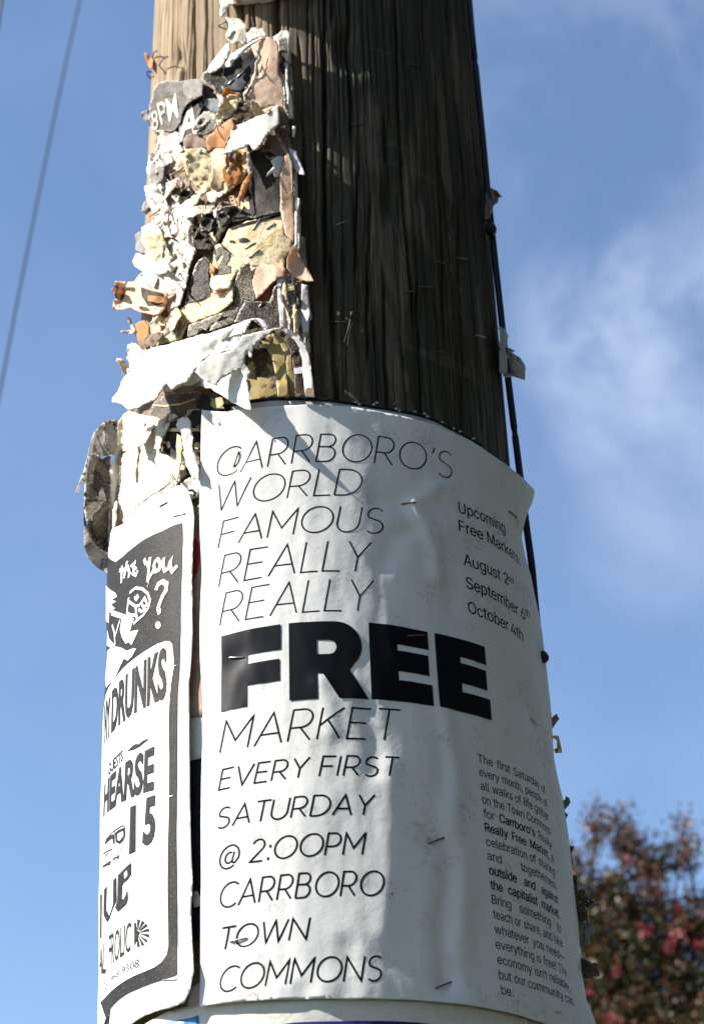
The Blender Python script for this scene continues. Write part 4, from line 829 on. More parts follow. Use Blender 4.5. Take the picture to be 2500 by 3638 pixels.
scrap('large white flap across the column right of the orange flap', K([(860, 1200), (960, 1180), (1100, 1110), (1180, 1090), (1240, 1030), (1280, 1010), (1285, 1180), (1240, 1220), (1200, 1250), (1100, 1395), (1060, 1400), (1030, 1350), (920, 1410), (800, 1440), (830, 1380), (870, 1300)]), .1338, 'white', (1.4, 6), curls=[(900, 420, 880, 540, .006)], thick=.0005)
scrap('small brown curl at the right end of the large white flap', K([(1280, 1010), (1330, 1015), (1375, 1070), (1385, 1110), (1350, 1140), (1290, 1170), (1282, 1100)]), .1325, 'tan', (1, 6), thick=.0006)
scrap('orange lip over the small brown curl', K([(1150, 1040), (1240, 1000), (1330, 1005), (1380, 1060), (1330, 1030), (1280, 1020), (1200, 1080)]), .1342, 'peach', (.9, 5))
scrap('brown rounded flap under the letter A', K([(400, 1330), (430, 1280), (500, 1250), (560, 1290), (625, 1330), (630, 1400), (540, 1420), (420, 1400)]), .1298, 'tan', (1.2, 6), curls=[(690, 500, 650, 540, .003)])
scrap('big white tattered sheet on the left edge below the 8PM scrap', M([(610, 650), (720, 650), (760, 740), (900, 680), (930, 690), (950, 850), (1020, 930), (920, 1000), (930, 1100), (900, 1200), (780, 1270), (720, 1330), (680, 1360), (600, 1330), (580, 1290), (640, 1200), (660, 1090), (620, 1120), (600, 1050), (620, 960), (650, 900), (630, 860), (640, 780)]), .1276, 'tatter', (2.2, 6), wave=.0022, wf=.02)
scrap('white finger of paper hanging past the left edge', M([(520, 1010), (560, 1050), (590, 1110), (560, 1190), (540, 1270), (500, 1270), (480, 1210), (500, 1140)]), .1262, 'white', (1.4, 5), bow=.004)
scrap('thin pale sliver dangling beside the white finger', M([(640, 1150), (620, 1230), (560, 1370), (530, 1370), (550, 1290), (610, 1190)]), .1282, 'tatter', (.8, 4))
scrap('grey torn piece below the big white tattered sheet', M([(590, 1290), (630, 1180), (680, 1190), (720, 1260), (710, 1330), (680, 1360), (640, 1340)]), .1290, 'grey', (1.3, 5))
scrap('peach upright strip with white right edge in the left column', M([(940, 870), (1010, 890), (1090, 950), (1090, 1180), (1010, 1220), (910, 1240), (900, 1130), (930, 1000)]), .1284, 'peach', (1.3, 6))
scrap('yellowish crumpled sheet filling the middle of the column', A([(600, 1015), (700, 1000), (760, 1010), (840, 1020), (980, 985), (985, 1120), (940, 1200), (870, 1260), (820, 1290), (700, 1270), (640, 1200), (600, 1150)]), .1278, 'cream', (2.6, 5), wave=.003, wf=.028)
scrap('cream vertical pleats standing out of the yellowish crumple', A([(750, 1020), (790, 1000), (840, 1010), (850, 1100), (830, 1250), (790, 1265), (750, 1230), (765, 1120)]), .1306, 'cream', (2, 5), curls=[(780, 570, 740, 580, .003)])
scrap('brown scorched tear between white flap and dark poster', A([(840, 1030), (900, 1000), (985, 985), (990, 1060), (940, 1150), (890, 1110), (870, 1070)]), .1290, 'orange', (2.4, 5), wave=.003, wf=.03)
dk = scrap('creased black poster sheet with cream PM letters in the column', A([(985, 1020), (1080, 975), (1140, 1055), (1240, 1020), (1228, 1405), (1090, 1440), (900, 1480), (870, 1420), (940, 1300), (1000, 1180)]), .1272, 'dark', (1.2, 7))
word_on(dk, 'PM', A, [(868, 1355), (1000, 1310), (1010, 1390), (885, 1440)], PM['cream'], bold=.01)
word_on(dk, 'B', A, [(868, 1310), (910, 1300), (915, 1345), (875, 1355)], PM['cream'], bold=.01)
scrap('orange sliver standing upright against the black poster sheet', A([(935, 1310), (960, 1230), (1000, 1160), (1028, 1140), (1015, 1200), (985, 1280), (950, 1330), (945, 1380)]), .1302, 'orange', (1.5, 5), thick=.0006)
scrap('white feathered scrap with fingers on the right of the black poster sheet', A([(1250, 1020), (1225, 1100), (1212, 1175), (1180, 1182), (1165, 1150), (1120, 1178), (1130, 1150), (1170, 1110), (1150, 1072), (1200, 1040)]), .1312, 'white', (1.2, 5))
scrap('brown torn piece above the feathered scrap', A([(1130, 790), (1150, 780), (1190, 870), (1240, 960), (1260, 1010), (1200, 1030), (1150, 1000), (1090, 990), (1140, 900), (1120, 850)]), .1292, 'tan', (1.8, 5))
scrap('pale grey pointed scrap projecting right over the dark wood', A([(1265, 985), (1320, 1010), (1345, 1080), (1378, 1165), (1335, 1160), (1295, 1110), (1285, 1040)]), .1290, 'lilac', (1, 6), curls=[(1020, 560, 1080, 610, .004)])
scrap('long peach border strip down the right side of the column', A([(1245, 1035), (1275, 1060), (1295, 1200), (1303, 1400), (1302, 1560), (1300, 1610), (1245, 1560), (1218, 1430), (1212, 1180), (1230, 1100)]), .1300, 'peach', (.8, 8), thick=.002)
scrap('thin brown curled rim beside the long peach border strip', A([(1140, 775), (1165, 800), (1215, 920), (1265, 1010), (1290, 1080), (1300, 1280), (1290, 1290), (1275, 1100), (1240, 1010), (1190, 920)]), .1318, 'tan', (.8, 6), thick=.0012)
for i, (x, y0, y1, m_, lab) in enumerate([(1316, 1140, 1640, 'white', 'white layered paper edge right of the peach border strip'), (1336, 1320, 1650, 'lilac', 'outermost thin paper edge beside the wood, middle height'), (1307, 1480, 1700, 'brown', 'dark brown layered edge behind the peach border strip')]):
    scrap(lab, A([(x-9, y0), (x+8, y0+6), (x+13, (y0+y1)/2), (x+14, y1), (x-6, y1), (x-5, (y0+y1)/2)]), .1285-.0012*i, m_, (.8, 7), thick=.003)
scrap('white shredded mass at the left, below the grey torn piece', A([(370, 1250), (420, 1205), (470, 1215), (480, 1290), (540, 1320), (600, 1330), (680, 1370), (700, 1450), (640, 1500), (640, 1600), (560, 1580), (500, 1555), (360, 1580), (352, 1480), (395, 1440), (370, 1370), (378, 1300)]), .1280, 'tatter', (3, 5), wave=.003, wf=.03)
scrap('brown triangular flap folded inside the white shredded mass', A([(465, 1215), (560, 1205), (572, 1225), (540, 1300), (510, 1322), (480, 1290)]), .1300, 'tan', (1.2, 5))  # tan piece laid in; its colour stands for the shade of a hole
scrap('black gap print beside the brown triangular flap', A([(530, 1320), (575, 1225), (600, 1250), (630, 1290), (590, 1330), (555, 1345)]), .1285, 'dark', (1.5, 5))
scrap('white scribble-printed torn ribbon crossing the middle of the column', A([(530, 1400), (600, 1385), (700, 1375), (770, 1350), (775, 1395), (785, 1380), (775, 1450), (765, 1450), (762, 1410), (680, 1430), (600, 1450), (570, 1430)]), .1318, 'tatter', (1.8, 4), curls=[(680, 720, 690, 780, .004)])
scrap('small white rag hanging from a staple above the dark crumple', A([(728, 1290), (760, 1280), (800, 1290), (830, 1280), (822, 1310), (790, 1320), (780, 1345), (740, 1340)]), .1322, 'tatter', (1.6, 4))
scrap('little grey tab past the left edge of the pole, mid height', A([(287, 1408), (298, 1360), (318, 1335), (352, 1320), (355, 1380), (335, 1395), (325, 1420), (300, 1418)]), .1225, 'grey', (1, 5), bow=.006)
scrap('tiny orange tab with a wire staple on the upper left edge', A([(306, 352), (325, 358), (345, 375), (362, 400), (356, 462), (338, 448), (325, 430)]), .1222, 'orange', (.8, 5), bow=.004)
scrap('small brown curl at the left edge beside the big tattered sheet', M([(530, 990), (560, 965), (605, 965), (605, 1020), (570, 1030), (545, 1010)]), .1262, 'tan', (1, 4))
# middle section
scrap('deep brown-black crumple in the centre of the column', B([(612, 230), (650, 150), (700, 90), (780, 110), (860, 60), (900, 100), (870, 170), (830, 230), (790, 300), (740, 330), (640, 330), (610, 290)]), .1262, 'brown', (2.6, 5), wave=.004, wf=.03)
y2 = scrap('yellow poster sheet with a black figure 2', B([(870, 215), (1000, 160), (1120, 125), (1232, 100), (1240, 250), (1290, 290), (1285, 350), (1245, 410), (1240, 480), (1190, 540), (1140, 480), (1000, 445), (940, 480), (890, 560), (880, 600), (780, 625), (745, 590), (760, 500), (770, 330), (830, 300)]), .1282, 'cream', (1.6, 6), curls=[(700, 900, 690, 1010, .003)])
word_on(y2, '2', B, [(775, 350), (885, 345), (880, 490), (778, 505)], PM['tonerw'], bold=.07, cuts=4)
on(y2, 'printed_bar', [B([(878, 205), (1000, 165), (1120, 138), (1232, 108), (1232, 122), (1120, 152), (1000, 182), (880, 218)])], INK)
on(y2, 'printed_dot', [B([(860+40, 305), (870, 302), (880, 288), (905, 288), (912, 300)])], PM['dark']); on(y2, 'printed_dot', [B([(935, 300), (940, 280), (965, 270), (995, 275), (1005, 292), (970, 300)])], PM['dark'])
scrap('speckled black upright letter stroke, left one of two', B([(580, 712), (600, 600), (640, 470), (670, 420), (700, 400), (740, 430), (735, 520), (752, 640), (745, 665), (660, 690)]), .1270, 'toner', (1, 7))
scrap('speckled black leaning letter stroke below the yellow poster', B([(740, 890), (800, 800), (870, 680), (900, 600), (940, 470), (965, 455), (1000, 430), (1020, 500), (1048, 640), (1045, 695), (970, 680), (930, 780), (900, 840), (820, 870)]), .1276, 'tonerw', (1.1, 7))
scrap('cream ragged band with torn yellow edges left of the leaning stroke', B([(590, 720), (700, 660), (790, 640), (880, 610), (870, 700), (800, 770), (600, 840), (560, 930), (440, 960), (430, 820), (520, 770)]), .1266, 'cream', (1.6, 6))
for k, q in enumerate([[(440, 838), (540, 800), (530, 850), (520, 930), (490, 920), (485, 870), (445, 885)], [(600, 855), (842, 765), (800, 825), (740, 850), (720, 895), (680, 870), (660, 920), (595, 930)]]):
    scrap(('blocky speckled letter fragment left of the big curled sheet', 'wide speckled letter fragment just above the big curled sheet')[k], B(q), .1276, 'tonerw', (.9, 7))
scrap('cream folded edges stacked under the figure 2', B([(765, 600), (790, 590), (905, 562), (910, 575), (900, 600), (800, 640), (768, 635)]), .1296, 'peach', (1, 6), curls=[(760, 1020, 760, 1045, .002)], thick=.0015)
scrap('torn brown paper knot between the two speckled strokes', B([(752, 600), (765, 560), (740, 500), (745, 440), (775, 460), (770, 560), (800, 640), (760, 660)]), .1288, 'orange', (1.2, 5))
scrap('white and tan flap with shadowed corner right of the leaning stroke', B([(1000, 432), (1060, 430), (1150, 455), (1245, 470), (1240, 530), (1195, 540), (1140, 590), (1090, 650), (1050, 682), (1030, 590), (1015, 500)]), .1294, 'peach', (1, 7), curls=[(960, 940, 1010, 1000, .002)])
scrap('speckled black panel above the arch of curled paper', B([(905, 835), (960, 720), (975, 685), (1010, 690), (1060, 700), (1140, 700), (1165, 620), (1195, 575), (1212, 870), (1120, 890), (1030, 820), (960, 830)]), .1280, 'toner', (1.6, 6))
scrap('white narrow vertical fold right of the speckled panel', B([(1190, 530), (1245, 480), (1240, 560), (1215, 600), (1240, 720), (1245, 870), (1212, 880), (1200, 720)]), .1296, 'lilac', (.7, 7), thick=.001)
scrap('cream vertical fold beside the white narrow fold', B([(1240, 520), (1250, 600), (1270, 780), (1282, 890), (1248, 880), (1235, 720), (1222, 640)]), .1290, 'cream', (.7, 7), thick=.001)
scrap('black and white striped poster edge at the right of the column', B([(1245, 510), (1300, 520), (1310, 600), (1302, 900), (1275, 885), (1262, 740)]), .1284, 'tonerw', (.8, 7), thick=.002)
on(ALLS['black and white striped poster edge at the right of the column'], 'white_stripe', [B([(1248, 605), (1303, 590), (1303, 618), (1250, 634)])], PM['cream'])
for i, (x0, x1, y0, y1, m_, lab) in enumerate([(1300, 1322, 560, 910, 'cream', 'cream layered edge right of the striped poster edge'), (1322, 1352, 560, 720, 'brown', 'brown layered edge right of the striped poster edge'), (1326, 1358, 700, 930, 'white', 'white layered edge low on the column right side'),
                                             (1345, 1385, 260, 560, 'grey', 'grey outermost paper edge beside the shaded wood'), (1355, 1405, 580, 900, 'lilac', 'pale outermost paper edge above the arch'), (1380, 1412, 880, 1100, 'tatter', 'pale paper edge wrapping behind the outer arch')]):
    scrap(lab, B([(x0, y0), (x1-8, y0+8), (x1, (y0+y1)/2), (x1-3, y1), (x0+6, y1), (x0-3, (y0+y1)/2)]), .1285-.0012*(i % 3), m_, (1, 7), thick=.003)
scrap('orange and pink pointed leaf of paper jutting right over the wood', B([(1290, 335), (1310, 310), (1330, 390), (1360, 430), (1400, 490), (1437, 558), (1400, 562), (1335, 545), (1290, 510), (1255, 470), (1258, 410)]), .1306, 'peach', (.9, 7), curls=[(1030, 900, 1110, 990, .006)], thick=.0004)
scrap('large white torn area at the left edge below the shredded mass', B([(360, 262), (470, 250), (560, 240), (600, 290), (625, 340), (620, 420), (590, 500), (570, 600), (540, 700), (470, 740), (430, 640), (370, 620), (335, 560), (385, 440), (370, 340)]), .1272, 'tatter', (2, 6), wave=.0024, wf=.018)
scrap('dark slot torn in the large white area', B([(470, 440), (500, 400), (540, 300), (560, 280), (572, 330), (545, 420), (520, 470), (490, 500)]), .1284, 'brown', (1.5, 5))
scrap('grey crinkled flap sticking out left above the white lobe', B([(245, 350), (252, 300), (245, 250), (300, 215), (325, 225), (332, 285), (375, 320), (370, 385), (300, 375), (260, 360)]), .1270, 'grey', (1.4, 5), bow=.010)
scrap('white rounded lobe sticking out left below the grey crinkled flap', B([(225, 440), (250, 375), (330, 370), (400, 400), (405, 500), (370, 610), (335, 580), (300, 500), (250, 470)]), .1272, 'tatter', (1, 6), bow=.010)
scrap('small white peak above the orange protruding flag', B([(240, 560), (270, 520), (300, 495), (330, 530), (352, 580), (300, 590)]), .1262, 'white', (1.4, 5), bow=.004)
og = scrap('orange and black rolled flag of poster sticking out left', B([(105, 600), (110, 565), (250, 565), (330, 572), (355, 620), (440, 618), (462, 655), (440, 740), (405, 775), (370, 785), (290, 768), (210, 735), (150, 748), (92, 748), (100, 690), (130, 665), (95, 640), (88, 608)]), .1290, 'peach', (1.2, 6), bow=.014, thick=.0008)
on(og, 'black_print', [B([(110, 600), (240, 602), (240, 628), (200, 622), (125, 620)]), B([(108, 650), (130, 632), (200, 655), (225, 700), (215, 715), (120, 680)]), B([(282, 600), (360, 625), (430, 640), (440, 700), (400, 720), (330, 725), (290, 665)]), B([(270, 725), (320, 735), (350, 755), (300, 760), (275, 748)])], PM['brown'])
on(og, 'orange_tube', [B([(330, 655), (400, 660), (440, 668), (440, 700), (400, 708), (328, 690)])], PM['orange'], off=.003)
scrap('orange curl of paper at the left, between flag and curled sheet', B([(245, 850), (270, 830), (305, 820), (335, 860), (338, 910), (300, 1010), (270, 980), (255, 920)]), .1280, 'orange', (.9, 5), bow=.006, thick=.0006)
scrap('dark inner fold beside the orange curl', B([(255, 930), (235, 900), (245, 870), (270, 930), (300, 1015), (280, 1010)]), .1272, 'brown', (.9, 5))
for i, (q, lab) in enumerate([([(190, 800), (215, 815), (235, 870), (262, 930), (250, 940), (222, 880), (205, 850)], 'thin frayed sliver pointing up at the left edge'), ([(150, 895), (230, 890), (235, 905), (200, 915), (150, 910)], 'short frayed sliver pointing left at the left edge'),
                              ([(195, 985), (220, 980), (235, 1030), (225, 1060), (195, 1040)], 'frayed tuft under the pointing slivers'), ([(112, 1095), (125, 1075), (160, 1085), (190, 1110), (200, 1180), (190, 1220), (165, 1180), (140, 1130)], 'white drooping tongue on the left edge above the curled sheet')]):
    scrap(lab, B(q), .1262, 'tatter', (1.4, 4), bow=.004, thick=.0006)
scrap('fibrous cream layer at the left edge above the curled sheet', B([(235, 960), (300, 1000), (350, 930), (350, 830), (400, 790), (440, 830), (430, 960), (340, 1010), (220, 1110), (195, 1060)]), .1264, 'cream', (3, 5), wave=.003, wf=.03)
# big curled sheet and the arch it springs from
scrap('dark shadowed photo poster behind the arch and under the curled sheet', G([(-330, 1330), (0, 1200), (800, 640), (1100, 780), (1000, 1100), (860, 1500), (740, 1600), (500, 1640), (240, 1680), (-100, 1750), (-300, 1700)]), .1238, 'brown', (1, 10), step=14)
yb = scrap('dirty yellow card inside the arch of curled paper', G([(783, 1080), (830, 1052), (1030, 1015), (1062, 1080), (1100, 1250), (1122, 1475), (840, 1520), (795, 1400), (788, 1250)]), .1244, 'yellow', (.6, 8), thick=.0012)
on(yb, 'black_mark', [G([(790, 1300), (822, 1300), (835, 1350), (822, 1420), (800, 1420), (790, 1370)])], INK)
scrap('dark hollow at the crown of the arch', G([(850, 1045), (866, 960), (900, 890), (960, 840), (1000, 870), (1010, 960), (1020, 1018)]), .1250, 'dark', (.6, 8))  # no print here: the dark colour paints the shade in the hole
for i, (q, m_, r_, lab) in enumerate([
    ([(940, 890), (1000, 845), (1060, 830), (1130, 900), (1190, 1030), (1212, 1200), (1232, 1475), (1120, 1475), (1100, 1250), (1060, 1080), (1020, 1000), (980, 940)], 'yellow', .1262, 'innermost yellow band of the arch'),
    ([(1060, 830), (1120, 812), (1190, 880), (1250, 1000), (1280, 1150), (1305, 1475), (1230, 1475), (1215, 1200), (1190, 1030), (1130, 900)], 'yellow', .1278, 'second yellow band of the arch'),
    ([(1095, 800), (1170, 795), (1260, 860), (1330, 960), (1372, 1080), (1385, 1240), (1400, 1475), (1305, 1475), (1280, 1150), (1250, 1000), (1190, 880)], 'brown', .1290, 'dark photo-printed band of the arch'),
    ([(1080, 785), (1160, 765), (1260, 790), (1350, 850), (1420, 960), (1460, 1120), (1480, 1300), (1495, 1480), (1405, 1472), (1380, 1235), (1372, 1080), (1330, 960), (1260, 860), (1170, 795)], 'lilac', .1312, 'outer pale band of the arch beside the wood')]):
    scrap(lab, G(q), r_, m_, (.5, 9), thick=.0009)
on(ALLS['dark photo-printed band of the arch'], 'pale_crossbar', [G([(1285, 1188), (1375, 1168), (1384, 1236), (1292, 1246)])], PM['lilac'])
on(ALLS['outer pale band of the arch beside the wood'], 'torn_lower_lip', [G([(1405, 1400), (1440, 1385), (1492, 1390), (1495, 1476), (1405, 1470)])], PM['tan'])
scrap('small inner arch strip behind the crown of the curled sheet', G([(850, 672), (930, 668), (985, 692), (1040, 778), (985, 795), (955, 730), (905, 686), (870, 684)]), .1318, 'lilac', (.5, 8), thick=.0006)
scrap('large white curled sheet hanging over the left side above the band poster', B([(92, 1370), (95, 1340), (150, 1260), (170, 1210), (205, 1170), (205, 1045), (350, 1010), (640, 930)]) + G([(520, 790), (640, 745), (720, 718), (850, 672), (900, 673), (840, 700), (800, 770), (780, 820), (730, 900), (690, 960), (620, 1012), (530, 1035), (430, 1050), (370, 1090), (320, 1140), (270, 1200), (180, 1330), (120, 1350), (30, 1405)]) + B([(455, 1240), (430, 1275), (380, 1350), (300, 1390), (200, 1425), (165, 1390), (130, 1370)]),
      .1340, 'white', (1.8, 6), curls=[(650, 1180, 600, 1330, .009)], wave=.0026, wf=.016, thick=.0003)
scrap('second white curled sheet springing from the arch crown', G([(760, 845), (930, 803), (1080, 776), (1165, 766), (1080, 792), (1000, 852), (905, 930), (870, 985), (858, 1075), (822, 1062), (815, 1000), (790, 1060), (775, 1130), (790, 1155), (850, 1222), (800, 1320), (740, 1190), (650, 1230), (560, 1280), (512, 1320), (500, 1362), (440, 1342), (350, 1290), (270, 1220), (320, 1140), (430, 1050), (620, 1012), (700, 940)]), .1352, 'white', (1.6, 6), curls=[(950, 1170, 770, 1350, .012)], thick=.0004)
scrap('hanging white pointed flap overlapping the top corner of the FREE flyer', G([(200, 1250), (270, 1215), (350, 1290), (440, 1342), (500, 1362), (520, 1310), (650, 1230), (740, 1190), (780, 1300), (817, 1596), (760, 1580), (640, 1520), (520, 1450), (440, 1392), (300, 1362), (150, 1365)]), .1345, 'white', (1.8, 6), curls=[(750, 1300, 860, 1440, .010)], thick=.0004)
scrap('tan strip under the hanging pointed flap', G([(230, 1340), (300, 1240), (330, 1290), (300, 1375), (200, 1365)]), .1330, 'tan', (1, 6))
scrap('raised second layer of the large white curled sheet, stepping down to the right', G([(282, 872), (300, 905), (288, 960), (302, 1040), (330, 1072), (372, 1084), (432, 1046), (530, 940), (600, 860), (655, 775), (560, 800), (420, 835)]), .1362, 'white', (1.4, 6), wave=.0016, thick=.0003)
scrap('shaded under-fold along the lower edge of the large white curled sheet', G([(-60, 1400), (30, 1330), (200, 1170), (300, 1070), (375, 1088), (280, 1210), (190, 1340), (120, 1372), (30, 1425), (-40, 1430)]), .1330, 'lilac', (1.4, 6), thick=.0003)  # white paper underneath; the lilac colour paints its shade
scrap('yellow-stained white patch at the left end of the large curled sheet', B([(130, 1290), (180, 1200), (240, 1150), (280, 1180), (220, 1270), (150, 1330)]), .1362, 'tatter', (1.5, 6))
# below the curled sheet
dp_ = scrap('dark speckled photo poster with a pale curved line below the curled sheet', CC([(600, 150), (640, 60), (720, 0), (960, -20), (1130, 60), (1170, 110), (1000, 130), (995, 300), (880, 180), (800, 200), (740, 160), (700, 190), (610, 170)]), .1262, 'greyprint', (1.2, 7))
on(dp_, 'curved_line', [CC([(620, 78), (720, 84), (830, 70), (940, 34), (948, 42), (840, 80), (720, 96), (622, 88)])], PM['cream'])
on(dp_, 'yellow_blob', [CC([(1060, 60), (1100, 30), (1145, 20), (1160, 70), (1140, 100), (1090, 110), (1065, 90)])], PM['yellow'])
on(dp_, 'black_ground', [CC([(950, 60), (1000, -10), (1060, 20), (1060, 90), (1100, 118), (1000, 128), (960, 110)])], PM['dark'], off=.0003)
bd = scrap('black poster with cream dots and line beside the FREE flyer corner', CC([(690, 430), (720, 260), (740, 200), (810, 190), (870, 180), (885, 120), (940, 110), (1000, 118), (998, 300), (990, 640), (930, 600), (860, 530), (780, 490)]), .1258, 'dark', (1.2, 6))
on(bd, 'cream_rule', [CC([(712, 258), (860, 256), (1000, 260), (1000, 280), (860, 284), (706, 282)])], PM['cream'])
for x, y, a_, b_ in ((960, 390, 26, 26), (742, 382, 14, 26), (715, 366, 12, 10)): on(bd, 'cream_dot', [CC([(x+a_*math.cos(t), y+b_*math.sin(t)) for t in np.linspace(0, 6.28, 15)[:-1]])], PM['cream'])
scrap('yellow torn lip on top of the black dotted poster', CC([(890, 125), (930, 112), (975, 118), (965, 140), (925, 138), (895, 160)]), .1280, 'cream', (1.6, 4))
scrap('white wrinkled wet-looking layer above the band poster', CC([(365, 210), (410, 150), (450, 125), (520, 150), (620, 170), (700, 195), (740, 160), (720, 230), (680, 330), (640, 400), (700, 440), (780, 500), (850, 515), (880, 600), (800, 690), (640, 810), (400, 985), (320, 1115), (288, 1120), (292, 700), (300, 560), (340, 480), (350, 380)]), .1276, 'tatter', (1.4, 7), wave=.0016, wf=.014)
wl = ALLS['white wrinkled wet-looking layer above the band poster']
on(wl, 'speckled_print', [CC([(345, 800), (420, 730), (560, 690), (700, 640), (780, 560), (800, 620), (720, 700), (560, 800), (400, 930), (340, 1030)])], PM['tatter'], jg=2)
on(wl, 'letter_fragment', [CC([(322, 520), (345, 470), (400, 430), (430, 425), (380, 460), (345, 540), (335, 560)])], PM['dark'], jg=.8)
on(wl, 'torn_slit', [CC([(568, 210), (575, 240), (550, 330), (520, 400), (530, 420), (520, 500), (505, 560), (515, 600), (505, 660), (495, 670), (500, 560), (512, 440), (508, 390), (540, 300)])], PM['brown'], jg=1.6)
scrap('upright white fold at the left border of the wrinkled layer', CC([(298, 700), (305, 560), (330, 500), (350, 470), (335, 560), (350, 660), (352, 820), (340, 1000), (318, 1110), (300, 1110), (318, 900)]), .1300, 'white', (.8, 7), thick=.0006)
scrap('ragged white fringe bordering the black dotted poster', CC([(640, 400), (660, 340), (720, 250), (745, 165), (775, 150), (810, 180), (760, 200), (735, 260), (700, 330), (690, 400), (660, 405)]), .1296, 'tatter', (2, 4))
scrap('white hanging tongue of paper beside the FREE flyer', CC([(800, 235), (815, 190), (850, 172), (890, 178), (908, 210), (912, 270), (930, 330), (925, 380), (928, 440), (950, 500), (975, 580), (972, 640), (950, 632), (925, 640), (900, 590), (880, 545), (865, 480), (845, 420), (848, 350), (835, 270), (815, 260)]), .1325, 'white', (1.4, 5), curls=[(640, 1500, 690, 1680, .003)])
scrap('narrow yellowish tongue left of the white hanging tongue', CC([(808, 300), (838, 320), (848, 420), (842, 500), (825, 580), (810, 665), (790, 630), (785, 600), (805, 480), (800, 400)]), .1305, 'cream', (1, 5))
sp = scrap('white scrap with a curved black letter between the two posters', CC([(840, 680), (900, 640), (985, 640), (985, 775), (940, 780), (900, 800)]), .1280, 'white', (1.5, 5))
on(sp, 'letter_arc', [CC([(890, 722), (925, 718), (945, 735), (945, 770), (930, 778), (932, 745), (915, 732), (893, 736)])], INK)
# left overhang beside the band poster
fc = scrap('grey printed curl standing out left above the band poster, upper part', CC([(222, 245), (255, 210), (300, 190), (358, 188), (356, 400), (340, 460), (290, 475), (235, 460), (195, 520), (140, 640), (105, 660), (130, 560), (150, 380), (185, 280)]), .1290, 'grey', (1.4, 6), bow=.010)
on(fc, 'dark_print', [CC([(240, 235), (300, 205), (355, 205), (355, 250), (300, 250), (250, 262)]), CC([(255, 360), (300, 325), (345, 320), (340, 365), (290, 400), (255, 390)]), CC([(280, 280), (310, 275), (318, 292), (290, 300)]), CC([(215, 300), (240, 290), (236, 330), (218, 335)]), CC([(150, 520), (210, 430), (235, 440), (200, 510), (140, 620), (120, 640)])], PM['brown'], jg=1)
scrap('bright white edge of the grey printed curl with dripping tip', CC([(180, 285), (195, 300), (160, 480), (130, 600), (108, 660), (75, 700), (62, 755), (38, 750), (55, 700), (75, 640), (100, 590), (135, 460), (150, 380)]), .1282, 'white', (1.6, 5), bow=.004)
rl = scrap('big grey-brown rolled poster bulging out left of the band poster', CC([(108, 690), (130, 600), (165, 520), (190, 465), (215, 462), (240, 485), (305, 465), (310, 620), (302, 1000), (300, 1215), (240, 1180), (190, 1150), (165, 1110), (130, 1000), (102, 860)]), .1296, 'greyprint', (1.2, 7), bow=.012, curls=[(380, 1700, 300, 1700, .003)])
scrap('pale lower rim of the rolled poster on the left', CC([(100, 850), (118, 960), (160, 1100), (200, 1160), (250, 1190), (300, 1215), (300, 1400), (278, 1350), (210, 1315), (130, 1240), (105, 1140)]), .1302, 'grey', (.7, 8), bow=.008)
# scraps on the far right edge
for i, (fr, q, m_, lab) in enumerate([
    (Z5, [(195, 108), (225, 105), (258, 122), (285, 155), (262, 160), (258, 185), (238, 198), (228, 240), (212, 275), (195, 275)], 'tan', 'brown ragged scrap projecting right of the pole above the cable clip'),
    (Z5, [(270, 870), (300, 880), (318, 920), (312, 965), (290, 1000), (270, 980)], 'worn', 'small pale scrap behind the cable'),
    (Z5, [(270, 960), (320, 985), (356, 1005), (332, 1008), (385, 1042), (412, 1090), (408, 1163), (350, 1145), (300, 1130), (270, 1120)], 'worn', 'pale green-grey flap projecting right of the cable above the flyer'),
    (Z5, [(285, 1115), (330, 1125), (355, 1105), (340, 1140), (315, 1150), (290, 1140)], 'grey', 'tiny grey shred under the pale flap'),
    (Z1, [(700, 420), (730, 400), (760, 375), (776, 405), (750, 440), (732, 468), (705, 470)], 'grey', 'small grey scrap at the right edge of the flyer below FREE'),
    (Z1, [(715, 505), (770, 502), (780, 540), (790, 597), (752, 598), (742, 580), (763, 570), (760, 530), (745, 515), (715, 515)], 'cream', 'hook-shaped pale scrap at the right edge of the flyer'),
    (Z1, [(770, 890), (808, 862), (812, 843), (832, 855), (838, 880), (826, 898), (800, 925), (780, 930)], 'grey', 'curled grey scrap right of the flyer at mid paragraph'),
    (Z1, [(790, 930), (812, 935), (826, 950), (812, 978), (790, 970)], 'brown', 'tiny dark shred under the curled grey scrap'),
    (Z1, [(815, 1120), (862, 1130), (845, 1170), (856, 1235), (820, 1240)], 'greyprint', 'narrow dark scrap on the flyer edge against the tree'),
    (Z1, [(835, 1285), (878, 1295), (885, 1375), (915, 1362), (945, 1412), (960, 1415), (992, 1450), (925, 1478), (938, 1500), (940, 1560), (870, 1565), (845, 1500)], 'greyprint', 'dark jagged scrap sticking out in front of the tree'),
    (Z1, [(865, 1555), (960, 1563), (985, 1612), (945, 1640), (956, 1682), (900, 1700), (870, 1690)], 'grey', 'light ragged scrap just below the dark jagged scrap'),
    (Z1, [(885, 1755), (925, 1765), (960, 1790), (1002, 1790), (1008, 1862), (920, 1888), (885, 1880)], 'greyprint', 'lowest grey scrap projecting right of the flyer')]):
    scrap(lab, fr(q), .1255, m_, (1, 5), bow=.004)
